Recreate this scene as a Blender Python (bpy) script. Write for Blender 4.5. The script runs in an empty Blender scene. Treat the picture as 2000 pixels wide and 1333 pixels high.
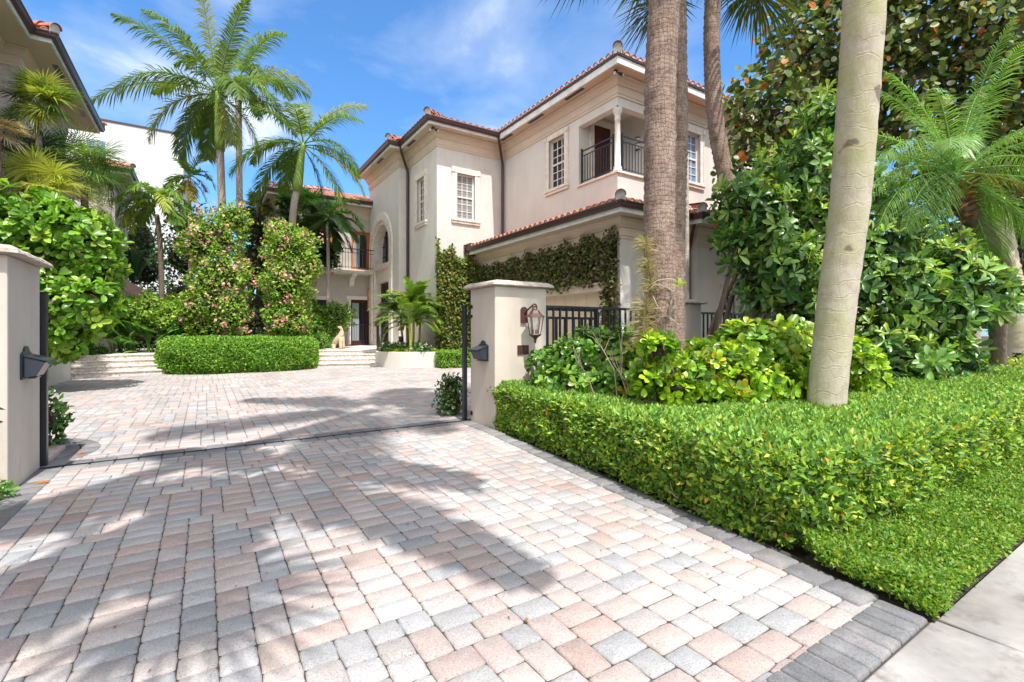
import bpy, math, random
import numpy as np
from mathutils import Vector
R = math.radians
RND = random.Random(7)
NR = np.random.default_rng(11)
scene = bpy.context.scene
COL = scene.collection
ORG = {}

# ------------------------------------------------------------------ survey helpers
FOC, HOR, EYE = 935.0, 647.0, 1.15
CA, SA = 0.84166, 0.54005
def at(px, py, d):                      # point seen at a photo pixel, d metres deep
    x = (px - 1000) / FOC * d
    return Vector((CA*x + SA*d, -SA*x + CA*d, EYE - (py - HOR) / FOC * d))
def gr(px, py, z=0.0):                  # point of the level z seen at a photo pixel
    return at(px, py, FOC * (EYE - z) / (py - HOR))
RIGHT = Vector((CA, -SA, 0)); DEEP = Vector((SA, CA, 0)); UP = Vector((0, 0, 1))

# ------------------------------------------------------------------ materials
MATS = {}
def newmat(name):
    m = bpy.data.materials.new(name); m.use_nodes = True
    nt = m.node_tree; nt.nodes.clear()
    out = nt.nodes.new('ShaderNodeOutputMaterial')
    p = nt.nodes.new('ShaderNodeBsdfPrincipled')
    nt.links.new(p.outputs[0], out.inputs[0])
    MATS[name] = m
    return m, nt, p, out
def N(nt, kind, **kw):
    n = nt.nodes.new(kind)
    for k, v in kw.items():
        if k in n.inputs: n.inputs[k].default_value = v
        else: setattr(n, k, v)
    return n
def coords(nt, scale=(1, 1, 1)):
    tc = N(nt, 'ShaderNodeTexCoord'); mp = N(nt, 'ShaderNodeMapping')
    mp.inputs['Scale'].default_value = scale
    nt.links.new(tc.outputs['Object'], mp.inputs['Vector'])
    return mp.outputs[0]
def ramp(nt, fac, stops):
    r = N(nt, 'ShaderNodeValToRGB')
    el = r.color_ramp.elements
    while len(el) < len(stops): el.new(0.5)
    for e, (p, c) in zip(el, stops):
        e.position = p; e.color = (*c, 1)
    nt.links.new(fac, r.inputs[0])
    return r.outputs[0]
def mixc(nt, a, b, fac=0.5, mode='MIX'):
    m = N(nt, 'ShaderNodeMix', data_type='RGBA', blend_type=mode)
    for s, i in ((a, 6), (b, 7)):
        if isinstance(s, tuple): m.inputs[i].default_value = (*s, 1)
        else: nt.links.new(s, m.inputs[i])
    if isinstance(fac, (int, float)): m.inputs[0].default_value = fac
    else: nt.links.new(fac, m.inputs[0])
    return m.outputs[2]
def bump(nt, p, h, strength=0.3, dist=0.01):
    b = N(nt, 'ShaderNodeBump', Strength=strength, Distance=dist)
    nt.links.new(h, b.inputs['Height']); nt.links.new(b.outputs[0], p.inputs['Normal'])

def surf(name, stops, scale=4.0, rough=0.8, bscale=60.0, bstr=0.2, bdist=0.004, spec=0.3, stretch=(1, 1, 1), detail=6, metal=0.0, spots=None):
    m, nt, p, out = newmat(name)
    v = coords(nt, stretch)
    n = N(nt, 'ShaderNodeTexNoise', Scale=scale, Detail=detail, Roughness=0.62)
    nt.links.new(v, n.inputs['Vector'])
    c = ramp(nt, n.outputs[0], stops)
    if spots:
        sc, lo, hi, colr = spots
        n2 = N(nt, 'ShaderNodeTexNoise', Scale=sc, Detail=5.0, Roughness=0.7)
        nt.links.new(v, n2.inputs['Vector'])
        f = ramp(nt, n2.outputs[0], [(lo, (0, 0, 0)), (hi, (1, 1, 1))])
        c = mixc(nt, c, colr, f)
    nt.links.new(c, p.inputs['Base Color'])
    p.inputs['Roughness'].default_value = rough
    p.inputs['Specular IOR Level'].default_value = spec
    p.inputs['Metallic'].default_value = metal
    if bstr:
        b = N(nt, 'ShaderNodeTexNoise', Scale=bscale, Detail=4.0)
        nt.links.new(v, b.inputs['Vector']); bump(nt, p, b.outputs[0], bstr, bdist)
    return m

def flat(name, c, j=0.12, streak=None, **kw):
    lo = tuple(x*(1-j) for x in c); hi = tuple(min(1, x*(1+j)) for x in c)
    m = surf(name, [(0.3, lo), (0.7, hi)], **kw)
    if streak:                          # rain streaks and blotches of old render
        nt = m.node_tree; p = next(n for n in nt.nodes if n.type == 'BSDF_PRINCIPLED'); src = p.inputs['Base Color'].links[0].from_socket
        a = N(nt, 'ShaderNodeTexNoise', Scale=2.6, Detail=6.0, Roughness=.6); nt.links.new(coords(nt, (1.0, 1.0, .16)), a.inputs[0])
        b = N(nt, 'ShaderNodeTexNoise', Scale=.9, Detail=7.0, Roughness=.65); nt.links.new(coords(nt), b.inputs[0])
        q = mixc(nt, ramp(nt, a.outputs[0], [(.36, tuple(1-streak*k for k in (1, 1.05, 1.1))), (.56, (1, 1, 1))]), ramp(nt, b.outputs[0], [(.34, (1-streak*.9,)*3), (.55, (1, 1, 1))]), 1.0, 'MULTIPLY')
        nt.links.new(mixc(nt, src, q, 1.0, 'MULTIPLY'), p.inputs['Base Color'])
    return m

flat('stucco', (.66, .625, .575), .05, streak=.05, scale=1.4, bscale=90, bstr=.35, bdist=.006, stretch=(1, 1, .55))
flat('stucco_rough', (.655, .625, .58), .06, streak=.05, scale=1.6, bscale=26, bstr=.55, bdist=.02)
flat('stucco_pillar', (.64, .565, .485), .06, streak=.10, spots=(3.2, .60, .80, (.50, .43, .355)), scale=2.2, bscale=70, bstr=.2, bdist=.004, stretch=(1, 1, .5))
flat('stucco_grey', (.50, .455, .40), .08, scale=2, bscale=60, bstr=.3, bdist=.006)
flat('white_render', (.60, .60, .605), .03, streak=.05, scale=2, bscale=40, bstr=.15)
flat('pink_render', (.62, .48, .42), .06, scale=2, bscale=60, bstr=.2)
flat('soffit', (.60, .48, .37), .05, scale=3, bscale=60, bstr=.1)
flat('cornice', (.64, .53, .42), .07, scale=2, bscale=50, bstr=.15)
surf('fascia', [(.35, (.62, .60, .56)), (.62, (.78, .77, .74))], scale=3, bscale=60, bstr=.1, spots=(6, .62, .75, (.40, .41, .40)))
surf('stone', [(.3, (.62, .53, .44)), (.55, (.76, .70, .63)), (.8, (.80, .76, .70))], scale=7, rough=.85, bscale=45, bstr=.5, bdist=.01, spots=(28, .60, .70, (.42, .27, .18)))
surf('step_stone', [(.3, (.60, .52, .45)), (.6, (.80, .76, .71))], scale=5, rough=.85, bscale=40, bstr=.5, bdist=.01, spots=(17, .53, .62, (.33, .19, .11)), stretch=(1, 1, 2.2))
surf('cap_stone', [(.3, (.36, .30, .25)), (.6, (.60, .52, .45)), (.8, (.68, .62, .56))], scale=9, rough=.9, bscale=40, bstr=.7, bdist=.02, spots=(18, .57, .68, (.16, .14, .12)))
flat('gutter', (.055, .026, .024), .25, scale=5, rough=.38, bstr=0, spec=.5)
flat('terracotta', (.44, .145, .082), .32, scale=9, rough=.8, bscale=50, bstr=.3)
flat('terracotta_pale', (.56, .27, .18), .3, scale=9, rough=.85, bscale=50, bstr=.3)
flat('mortar', (.50, .48, .45), .25, scale=14, rough=.95)
flat('iron', (.012, .015, .022), .3, scale=20, rough=.32, spec=.6, bscale=200, bstr=.1, bdist=.001)
flat('mailbox_metal', (.028, .035, .05), .2, scale=20, rough=.3, spec=.6, bstr=0)
flat('white_paint', (.74, .70, .65), .04, scale=5, bstr=0, rough=.5)
flat('cream_paint', (.70, .56, .40), .05, scale=3, bstr=0, rough=.55)
flat('dark_wood', (.085, .026, .016), .3, scale=4, rough=.4, stretch=(6, 6, .6), bstr=.1)
flat('orange_wood', (.50, .165, .05), .25, scale=4, rough=.45, stretch=(6, 6, .6), bstr=.1)
flat('copper', (.085, .036, .027), .3, scale=14, rough=.5, spec=.5, bstr=.1)
flat('bronze', (.075, .035, .028), .3, scale=30, rough=.5, spec=.5, bstr=.1)
flat('curtain', (.42, .45, .48), .15, scale=3, stretch=(14, 14, .2), bstr=0)
flat('sandstone', (.56, .44, .31), .16, scale=10, rough=.9, bscale=60, bstr=.4)
flat('candle', (.75, .72, .65), .03, bstr=0)
flat('opal', (.70, .68, .62), .03, bstr=0, rough=.3)
flat('concrete', (.335, .32, .30), .20, streak=.28, scale=3.5, spots=(6, .54, .70, (.22, .205, .185)), rough=.9, bscale=160, bstr=.25, bdist=.003)
flat('soil', (.062, .045, .030), .35, scale=6, rough=1, bscale=30, bstr=.8, bdist=.03)
flat('joint_sand', (.065, .055, .048), .3, scale=30, rough=1)
flat('dark_backing', (.045, .035, .022), .4, scale=9, rough=1, bscale=25, bstr=1, bdist=.04)  # on hedge and shrub cores this dark colour stands for shade between leaves
flat('bark_branch', (.16, .125, .095), .3, scale=9, rough=.95, bscale=30, bstr=.7, bdist=.02, stretch=(1, 1, .4))
flat('bare_stem', (.42, .35, .28), .2, scale=12, rough=.9, bstr=.3)
flat('dry_fibre', (.46, .36, .20), .3, scale=14, rough=1, bstr=0)
flat('fallen', (.55, .20, .03), .3, scale=20, rough=.7, bstr=0)
surf('bark_royal', [(.3, (.24, .19, .165)), (.7, (.42, .36, .32))], scale=7, rough=.9, bscale=18, bstr=.5, bdist=.01, stretch=(1, 1, 6))
flat('crownshaft', (.17, .26, .045), .2, scale=5, rough=.5, stretch=(3, 3, .4), bstr=0)
flat('cane_green', (.36, .36, .05), .3, scale=5, rough=.5, stretch=(1, 1, 5), bstr=0)

def bark_mat(name, stops, ring, ringfac, crack, crackfac, patch=None, rough=.95):
    m, nt, p, out = newmat(name); v = coords(nt)
    n = N(nt, 'ShaderNodeTexNoise', Scale=7.0, Detail=9.0, Roughness=.7); nt.links.new(v, n.inputs[0]); c = ramp(nt, n.outputs[0], stops)
    wv = N(nt, 'ShaderNodeTexWave', Scale=ring[0], Distortion=ring[1], Detail=3.0, bands_direction='Z'); wv.inputs['Detail Scale'].default_value = ring[2]; nt.links.new(v, wv.inputs[0])
    rg = ramp(nt, wv.outputs[1], ringfac); c = mixc(nt, c, rg, 1.0, 'MULTIPLY')
    mp2 = N(nt, 'ShaderNodeMapping'); tc2 = N(nt, 'ShaderNodeTexCoord'); nt.links.new(tc2.outputs['Object'], mp2.inputs[0]); mp2.inputs['Scale'].default_value = crack[1]
    n2 = N(nt, 'ShaderNodeTexNoise', Scale=4.0, Detail=2.0); nt.links.new(mp2.outputs[0], n2.inputs[0])
    ad2 = mixc(nt, mp2.outputs[0], n2.outputs[1], .12)
    vo = N(nt, 'ShaderNodeTexVoronoi', feature='DISTANCE_TO_EDGE', Scale=crack[0]); nt.links.new(ad2, vo.inputs[0])
    ck = ramp(nt, vo.outputs[0], crackfac); c = mixc(nt, c, ck, 1.0, 'MULTIPLY')
    if patch:
        n3 = N(nt, 'ShaderNodeTexNoise', Scale=patch[0], Detail=5.0, Roughness=.65); nt.links.new(v, n3.inputs[0])
        c = mixc(nt, c, patch[3], ramp(nt, n3.outputs[0], [(patch[1], (0, 0, 0)), (patch[2], (.75,)*3)]))
        n4 = N(nt, 'ShaderNodeTexNoise', Scale=5.0, Detail=2.0); nt.links.new(v, n4.inputs[0])
        c = mixc(nt, c, (.16, .12, .10), ramp(nt, n4.outputs[0], [(.70, (0, 0, 0)), (.74, (.8,)*3)]))
    nt.links.new(c, p.inputs['Base Color']); p.inputs['Roughness'].default_value = rough; p.inputs['Specular IOR Level'].default_value = .2
    h = mixc(nt, mixc(nt, rg, ck, 1.0, 'MULTIPLY'), n.outputs[0], .45); bump(nt, p, h, .8, .014)
bark_mat('bark_sabal', [(.30, (.15, .10, .08)), (.5, (.31, .225, .18)), (.72, (.43, .335, .275))], (7.5, 6.0, 2.6), [(.0, (.70, .68, .66)), (.30, (1, 1, 1))], (40, (1.0, 1.0, .11)), [(.0, (.66, .64, .63)), (.09, (.92, .92, .92)), (.16, (1, 1, 1))])
bark_mat('bark_coconut', [(.28, (.36, .31, .23)), (.5, (.49, .44, .35)), (.75, (.58, .54, .46))], (2.6, 7.0, 1.4), [(.0, (1, 1, 1)), (.84, (.98, .98, .97)), (.93, (1.12, 1.11, 1.07)), (1.0, (.90, .88, .85))], (26, (1.0, 1.0, .22)), [(.0, (.90, .89, .88)), (.06, (.99, .99, .99)), (.1, (1, 1, 1))], (1.8, .46, .66, (.40, .39, .19)))

def pane_mat(name, c, rough=.04, stripes=None):
    m, nt, p, out = newmat(name)
    p.inputs['Base Color'].default_value = (*c, 1)
    p.inputs['Roughness'].default_value = rough
    p.inputs['Specular IOR Level'].default_value = .7
    if stripes:
        v = coords(nt); w = N(nt, 'ShaderNodeTexWave', Scale=stripes, bands_direction='Z')
        w.wave_profile = 'SAW'; nt.links.new(v, w.inputs[0])
        nt.links.new(ramp(nt, w.outputs[1], [(0, tuple(x*.45 for x in c)), (.35, c), (1, tuple(x*1.15 for x in c))]), p.inputs['Base Color'])
    n = N(nt, 'ShaderNodeTexNoise', Scale=1.3); bump(nt, p, n.outputs[0], .06, .05)
pane_mat('pane_dark', (.022, .026, .03))
pane_mat('pane_blind', (.27, .27, .27), .12, 3.2)
pane_mat('pane_blue', (.16, .26, .45))
m, nt, p, out = newmat('lantern_glass')
p.inputs['Base Color'].default_value = (.86, .86, .80, 1); p.inputs['Roughness'].default_value = .08
tr = N(nt, 'ShaderNodeBsdfTransparent'); mx = N(nt, 'ShaderNodeMixShader'); mx.inputs[0].default_value = .13
nt.links.new(tr.outputs[0], mx.inputs[1]); nt.links.new(p.outputs[0], mx.inputs[2]); nt.links.new(mx.outputs[0], out.inputs[0])

def attr_mat(name, rough, transl=0.0, spec=.4, speck=None):
    m, nt, p, out = newmat(name)
    a = N(nt, 'ShaderNodeAttribute', attribute_name='tint')
    c = a.outputs['Color']
    if speck:
        sc, lo, hi = speck
        v = coords(nt); n = N(nt, 'ShaderNodeTexNoise', Scale=sc, Detail=5.0, Roughness=.7); nt.links.new(v, n.inputs[0])
        c = mixc(nt, c, ramp(nt, n.outputs[0], [(.25, (lo,)*3), (.75, (hi,)*3)]), 1.0, 'MULTIPLY')
        n5 = N(nt, 'ShaderNodeTexNoise', Scale=7.0, Detail=5.0, Roughness=.65); nt.links.new(v, n5.inputs[0])
        c = mixc(nt, c, (.38, .365, .365), ramp(nt, n5.outputs[0], [(.46, (0, 0, 0)), (.74, (.42,)*3)]))
        n6 = N(nt, 'ShaderNodeTexNoise', Scale=230.0, Detail=1.0); nt.links.new(v, n6.inputs[0])
        c = mixc(nt, c, ramp(nt, n6.outputs[0], [(.30, (.45,)*3), (.40, (1, 1, 1))]), 1.0, 'MULTIPLY')
        n3 = N(nt, 'ShaderNodeTexNoise', Scale=1.1, Detail=3.0); nt.links.new(v, n3.inputs[0])
        c = mixc(nt, c, ramp(nt, n3.outputs[0], [(.3, (.86, .85, .84)), (.65, (1.06, 1.06, 1.06))]), 1.0, 'MULTIPLY')
        bump(nt, p, n.outputs[0], .35, .004)
    nt.links.new(c, p.inputs['Base Color'])
    p.inputs['Roughness'].default_value = rough; p.inputs['Specular IOR Level'].default_value = spec
    if transl:
        t = N(nt, 'ShaderNodeBsdfTranslucent'); nt.links.new(mixc(nt, c, (1.5, 1.45, .6), 1.0, 'MULTIPLY'), t.inputs[0])
        mx = N(nt, 'ShaderNodeMixShader'); mx.inputs[0].default_value = transl
        nt.links.new(p.outputs[0], mx.inputs[1]); nt.links.new(t.outputs[0], mx.inputs[2]); nt.links.new(mx.outputs[0], out.inputs[0])
attr_mat('paver', .85, speck=(95, .72, 1.22))
attr_mat('leaf_gloss', .30, .28, .5)
attr_mat('leaf', .45, .32, .35)
attr_mat('petal', .6, .4, .2)

# ------------------------------------------------------------------ mesh builder
class MB:
    def __init__(s): s.v = []; s.f = []
    def add(s, vs, fs):
        o = len(s.v); s.v += [tuple(v) for v in vs]; s.f += [tuple(i+o for i in f) for f in fs]; return s
    def quad(s, a, b, c, d): return s.add([a, b, c, d], [(0, 1, 2, 3)])
    def box(s, x0, x1, y0, y1, z0, z1):
        return s.add([(x0,y0,z0),(x1,y0,z0),(x1,y1,z0),(x0,y1,z0),(x0,y0,z1),(x1,y0,z1),(x1,y1,z1),(x0,y1,z1)],
                     [(0,3,2,1),(4,5,6,7),(0,1,5,4),(1,2,6,5),(2,3,7,6),(3,0,4,7)])
    def fbox(s, F, a0, a1, b0, b1, z0, z1):      # box in a wall frame F = (origin, along, outward)
        o, u, n = F
        P = lambda a, b, z: (o[0]+u[0]*a+n[0]*b, o[1]+u[1]*a+n[1]*b, z)
        return s.add([P(a0,b0,z0),P(a1,b0,z0),P(a1,b1,z0),P(a0,b1,z0),P(a0,b0,z1),P(a1,b0,z1),P(a1,b1,z1),P(a0,b1,z1)],
                     [(0,3,2,1),(4,5,6,7),(0,1,5,4),(1,2,6,5),(2,3,7,6),(3,0,4,7)])
    def tube(s, pts, r, n=8, cap=True, jig=0.0):
        pts = [Vector(p) for p in pts]
        rs = r if isinstance(r, (list, tuple)) else [r]*len(pts)
        ref = None; rings = []
        for i, p in enumerate(pts):
            d = (pts[min(i+1, len(pts)-1)] - pts[max(i-1, 0)])
            d = d.normalized() if d.length > 1e-9 else Vector((0, 0, 1))
            if ref is None:
                ref = Vector((1, 0, 0)) if abs(d.x) < .9 else Vector((0, 1, 0))
            a = (ref - d*ref.dot(d)).normalized(); b = d.cross(a); ref = a
            rings.append([p + (a*math.cos(2*math.pi*k/n) + b*math.sin(2*math.pi*k/n))*rs[i]*(1+RND.uniform(-jig, jig)) for k in range(n)])
        vs = [v for ring in rings for v in ring]
        fs = [(i*n+k, i*n+(k+1) % n, (i+1)*n+(k+1) % n, (i+1)*n+k) for i in range(len(pts)-1) for k in range(n)]
        if cap: fs += [tuple(reversed(range(n))), tuple((len(pts)-1)*n+k for k in range(n))]
        return s.add(vs, fs)
    def lathe(s, cx, cy, prof, n=16, rot=0.0):    # prof: (radius, z)
        vs = [(cx+r*math.cos(2*math.pi*k/n+rot), cy+r*math.sin(2*math.pi*k/n+rot), z) for r, z in prof for k in range(n)]
        m = len(prof)
        fs = [(i*n+k, i*n+(k+1) % n, (i+1)*n+(k+1) % n, (i+1)*n+k) for i in range(m-1) for k in range(n)]
        fs += [tuple(reversed(range(n))), tuple((m-1)*n+k for k in range(n))]
        return s.add(vs, fs)
    def prism(s, poly, z0, z1):
        n = len(poly)
        vs = [(x, y, z0) for x, y in poly] + [(x, y, z1) for x, y in poly]
        return s.add(vs, [tuple(reversed(range(n))), tuple(range(n, 2*n))] + [(i, (i+1) % n, n+(i+1) % n, n+i) for i in range(n)])
    def sweep(s, path, prof, closed_prof=True):   # prof: (outward, z); outward = right of travel
        n = len(path); nr = []
        for i in range(n-1):
            d = Vector((path[i+1][0]-path[i][0], path[i+1][1]-path[i][1])).normalized(); nr.append(Vector((d.y, -d.x)))
        ms = []
        for i in range(n):
            a = nr[max(i-1, 0)]; b = nr[min(i, n-2)]
            ms.append((a+b)/(1+a.dot(b)))
        k = len(prof)
        vs = [(path[i][0]+ms[i].x*o, path[i][1]+ms[i].y*o, z) for i in range(n) for o, z in prof]
        rng = k if closed_prof else k-1
        fs = [(i*k+j, (i+1)*k+j, (i+1)*k+(j+1) % k, i*k+(j+1) % k) for i in range(n-1) for j in range(rng)]
        if closed_prof: fs += [tuple(range(k)), tuple((n-1)*k+j for j in reversed(range(k)))]
        return s.add(vs, fs)
    def build(s, name, mat, parent=None, smooth=False, bevel=0.0, origin=None):
        if origin is None:
            origin = ORG[parent.name] if parent else Vector((0, 0, 0))
        me = bpy.data.meshes.new(name)
        me.from_pydata([(v[0]-origin[0], v[1]-origin[1], v[2]-origin[2]) for v in s.v], [], s.f)
        me.update()
        return link(name, me, mat, parent, smooth, bevel, origin)
def link(name, me, mat, parent, smooth=False, bevel=0.0, origin=Vector((0, 0, 0))):
    o = bpy.data.objects.new(name, me); COL.objects.link(o)
    me.materials.append(MATS[mat])
    if smooth: me.polygons.foreach_set('use_smooth', [True]*len(me.polygons))
    if parent: o.parent = parent
    else: o.location = origin
    ORG[o.name] = Vector(origin)
    if bevel:
        b = o.modifiers.new('edge', 'BEVEL'); b.width = bevel; b.segments = 2; b.limit_method = 'ANGLE'
    return o
def root(name, loc, label, cat, group=None):
    o = bpy.data.objects.new(name, None); COL.objects.link(o)
    o.empty_display_size = .2
    o.location = loc; ORG[o.name] = Vector(loc)
    return tag(o, label, cat, group)
def tag(o, label, cat, group=None):
    o['label'] = label; o['category'] = cat
    if group: o['group'] = group
    return o
def struct(o, kind='structure', label=None):
    o['kind'] = kind
    if label: o['label'] = label
    return o
def copy_tree(o, loc, label):
    c = o.copy(); COL.objects.link(c); c.location = loc; c['label'] = label
    for ch in o.children:
        d = ch.copy(); COL.objects.link(d); d.parent = c
        for g in ch.children:
            e = g.copy(); COL.objects.link(e); e.parent = d
    return c

# ------------------------------------------------------------------ foliage
TEMPL = {
    'el': ([(0,0,0),(.48,-.5,.10),(.48,0,-.03),(.48,.5,.10),(1,0,-.06)], [(0,1,2),(0,2,3),(1,4,2),(2,4,3)]),
    'di': ([(0,0,0),(.5,-.5,.08),(1,0,0),(.5,.5,.08)], [(0,1,2,3)]),
    'ob': ([(0,0,0)] + [(u, sgn*w, z+abs(sgn)*lift) for u, w, z, lift in ((.3,.26,-.01,.05),(.62,.47,-.03,.09),(.86,.40,-.08,.08)) for sgn in (-1,0,1)] + [(1,0,-.13)],
           [(0,1,2),(0,2,3),(1,4,5,2),(2,5,6,3),(4,7,8,5),(5,8,9,6),(7,10,8),(8,10,9)]),
    'rd': ([(0,0,0)] + [(u, sgn*w, z+abs(sgn)*lift) for u, w, z, lift in ((.16,.36,0,.04),(.5,.52,-.02,.07),(.84,.36,-.05,.04)) for sgn in (-1,0,1)] + [(1,0,-.07)],
           [(0,1,2),(0,2,3),(1,4,5,2),(2,5,6,3),(4,7,8,5),(5,8,9,6),(7,10,8),(8,10,9)]),
}
def unit(a): return a/np.maximum(np.linalg.norm(a, axis=1, keepdims=True), 1e-9)
def pal(n, cols, weights=None, jit=.18, hue=.06):
    cols = np.array(cols); w = None if weights is None else np.array(weights)/sum(weights)
    c = cols[NR.choice(len(cols), n, p=w)]
    return np.clip(c*(1+NR.uniform(-jit, jit, (n, 1)))*(1+NR.uniform(-hue, hue, (n, 3))), 0, 1)
def mesh_np(name, V, F_groups, tint, mat, parent=None, origin=None, smooth=False):
    """V (n,3); F_groups list of (m,k) index arrays; tint (n,3)"""
    if origin is None: origin = ORG[parent.name] if parent else Vector((0, 0, 0))
    me = bpy.data.meshes.new(name)
    V = np.asarray(V, dtype=np.float32) - np.array(origin, dtype=np.float32)
    me.vertices.add(len(V)); me.vertices.foreach_set('co', V.ravel())
    loops = np.concatenate([f.ravel() for f in F_groups]); sizes = np.concatenate([np.full(len(f), f.shape[1]) for f in F_groups])
    me.loops.add(len(loops)); me.loops.foreach_set('vertex_index', loops.astype(np.int32))
    me.polygons.add(len(sizes)); st = np.concatenate([[0], np.cumsum(sizes)[:-1]])
    me.polygons.foreach_set('loop_start', st.astype(np.int32)); me.polygons.foreach_set('loop_total', sizes.astype(np.int32))
    if tint is not None:
        a = me.color_attributes.new('tint', 'FLOAT_COLOR', 'POINT')
        a.data.foreach_set('color', np.concatenate([tint, np.ones((len(V), 1))], axis=1).astype(np.float32).ravel())
    me.update(calc_edges=True); me.validate()
    return link(name, me, mat, parent, smooth, 0, origin)
class Leaves:
    def __init__(s): s.V = []; s.F = {}; s.T = []; s.n = 0
    def add(s, P, A, Nn, L, W, tint, kind='el'):
        P = np.asarray(P, float); n = len(P)
        if n == 0: return s
        A = unit(np.asarray(A, float)); Nn = np.asarray(Nn, float)
        Bv = unit(np.cross(Nn, A)); Nn = np.cross(A, Bv)
        L = np.broadcast_to(L, (n,)); W = np.broadcast_to(W, (n,))
        tv, tf = TEMPL[kind]; k = len(tv); tv = np.array(tv)
        V = (P[:, None, :] + A[:, None, :]*(tv[None, :, 0:1]*L[:, None, None]) + Bv[:, None, :]*(tv[None, :, 1:2]*W[:, None, None])
             + Nn[:, None, :]*(tv[None, :, 2:3]*L[:, None, None]))
        s.V.append(V.reshape(-1, 3)); s.T.append(np.repeat(tint, k, axis=0))
        off = s.n + np.arange(n)[:, None]*k
        for f in tf: s.F.setdefault(len(f), []).append(off + np.array(f)[None, :])
        s.n += n*k
        return s
    def build(s, name, mat, parent=None, smooth=True, origin=None):
        return mesh_np(name, np.concatenate(s.V), [np.concatenate(v) for v in s.F.values()], np.concatenate(s.T), mat, parent, origin, smooth)
def sphere(n):
    v = NR.normal(size=(n, 3)); return unit(v)
def blobs(E, n, depth=.35, lump=.14, cut=.78, flat_bottom=None):
    """points near the skin of a union of ellipsoids (cx,cy,cz,rx,ry,rz) with outward normals"""
    E = np.array(E, float); w = (E[:, 3]*E[:, 4] + E[:, 4]*E[:, 5] + E[:, 3]*E[:, 5]); w /= w.sum()
    i = NR.choice(len(E), n, p=w); d = sphere(n)
    ph = i*1.7
    r = 1 + lump*(np.sin(d[:, 0]*5.1+ph)*np.sin(d[:, 1]*4.3+ph*2)+np.sin(d[:, 2]*6.7+ph*3)*np.sin(d[:, 0]*9.1))
    r *= 1 - depth*NR.random(n)**1.6
    P = E[i, :3] + d*E[i, 3:]*r[:, None]
    keep = np.ones(n, bool)
    for j in range(len(E)):
        q = np.linalg.norm((P - E[j, :3])/E[j, 3:], axis=1); keep &= (q > cut) | (i == j)
    if flat_bottom is not None: keep &= P[:, 2] > flat_bottom
    Nn = unit(d/E[i, 3:])
    return P[keep], Nn[keep]
def tip_axes(Nn, spread=.8, up=.25):
    return unit(Nn + NR.normal(size=Nn.shape)*spread*.6 + np.array([0, 0, up]))
def scatter(Lv, P, Nn, L, W, cols, wts=None, kind='el', spread=1.0, up=.3, jit=.2, face=.9):
    n = len(P); A = tip_axes(Nn*.5, spread*1.5, up)
    Nl = unit(Nn*face + NR.normal(size=(n, 3))*.45 + np.array([0, 0, .55]))
    s = NR.uniform(.7, 1.25, n)
    return Lv.add(P, A, Nl, L*s, W*s, pal(n, cols, wts, jit), kind)
def whorls(Lv, P, Nn, k, L, W, cols, wts=None, kind='ob', ang=(50, 85), up=.5, jit=.15):
    n = len(P); D = unit(Nn + np.array([0, 0, up]) + NR.normal(size=(n, 3))*.3)
    ref = unit(np.cross(D, sphere(n))); ref2 = np.cross(D, ref)
    base = pal(n, cols, wts, jit)
    for j in range(k):
        a = 2*np.pi*j/k*1.0 + NR.uniform(-.4, .4, n) + (j % 2)*.5
        t = np.radians(NR.uniform(ang[0], ang[1], n)) if j else np.radians(NR.uniform(10, 40, n))
        side = ref*np.cos(a)[:, None] + ref2*np.sin(a)[:, None]
        A = D*np.cos(t)[:, None] + side*np.sin(t)[:, None]
        Nl = D*np.sin(t)[:, None] - side*np.cos(t)[:, None] + NR.normal(size=(n, 3))*.15
        s = NR.uniform(.75, 1.15, n)
        Lv.add(P + A*.01, A, Nl, L*s, W*s, np.clip(base*(1+NR.uniform(-.2, .2, (n, 1))), 0, 1), kind)
    return Lv

# blades for palms
class Blades:
    def __init__(s): s.v = []; s.q = []; s.t = []; s.c = []
    def blade(s, p, d, nrm, L, w, droop, c, taper=.6):
        w3 = d.cross(nrm)
        w3 = w3.normalized()*w if w3.length > 1e-6 else Vector((w, 0, 0))
        p1 = p + d*L*.5 - UP*(droop*L*.16); p2 = p + d*L*.93 - UP*(droop*L*.62)
        o = len(s.v)
        s.v += [p - w3*taper, p + w3*taper, p1 + w3, p1 - w3, p2]
        s.q.append((o, o+1, o+2, o+3)); s.t.append((o+3, o+2, o+4)); s.c += [c]*5
    def rod(s, pts, rs, c):
        o = len(s.v); m = MB().tube(pts, rs, 5, cap=False)
        s.v += [Vector(v) for v in m.v]; s.q += [tuple(i+o for i in f) for f in m.f]; s.c += [c]*len(m.v)
    def build(s, name, mat, parent):
        G = []
        if s.q: G.append(np.array(s.q))
        if s.t: G.append(np.array(s.t))
        return mesh_np(name, np.array([tuple(v) for v in s.v]), G, np.array(s.c), mat, parent)
def shade(c, j=.2):
    k = 1 + RND.uniform(-j, j); return (c[0]*k, c[1]*k*(1+RND.uniform(-.06, .06)), c[2]*k)
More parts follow.
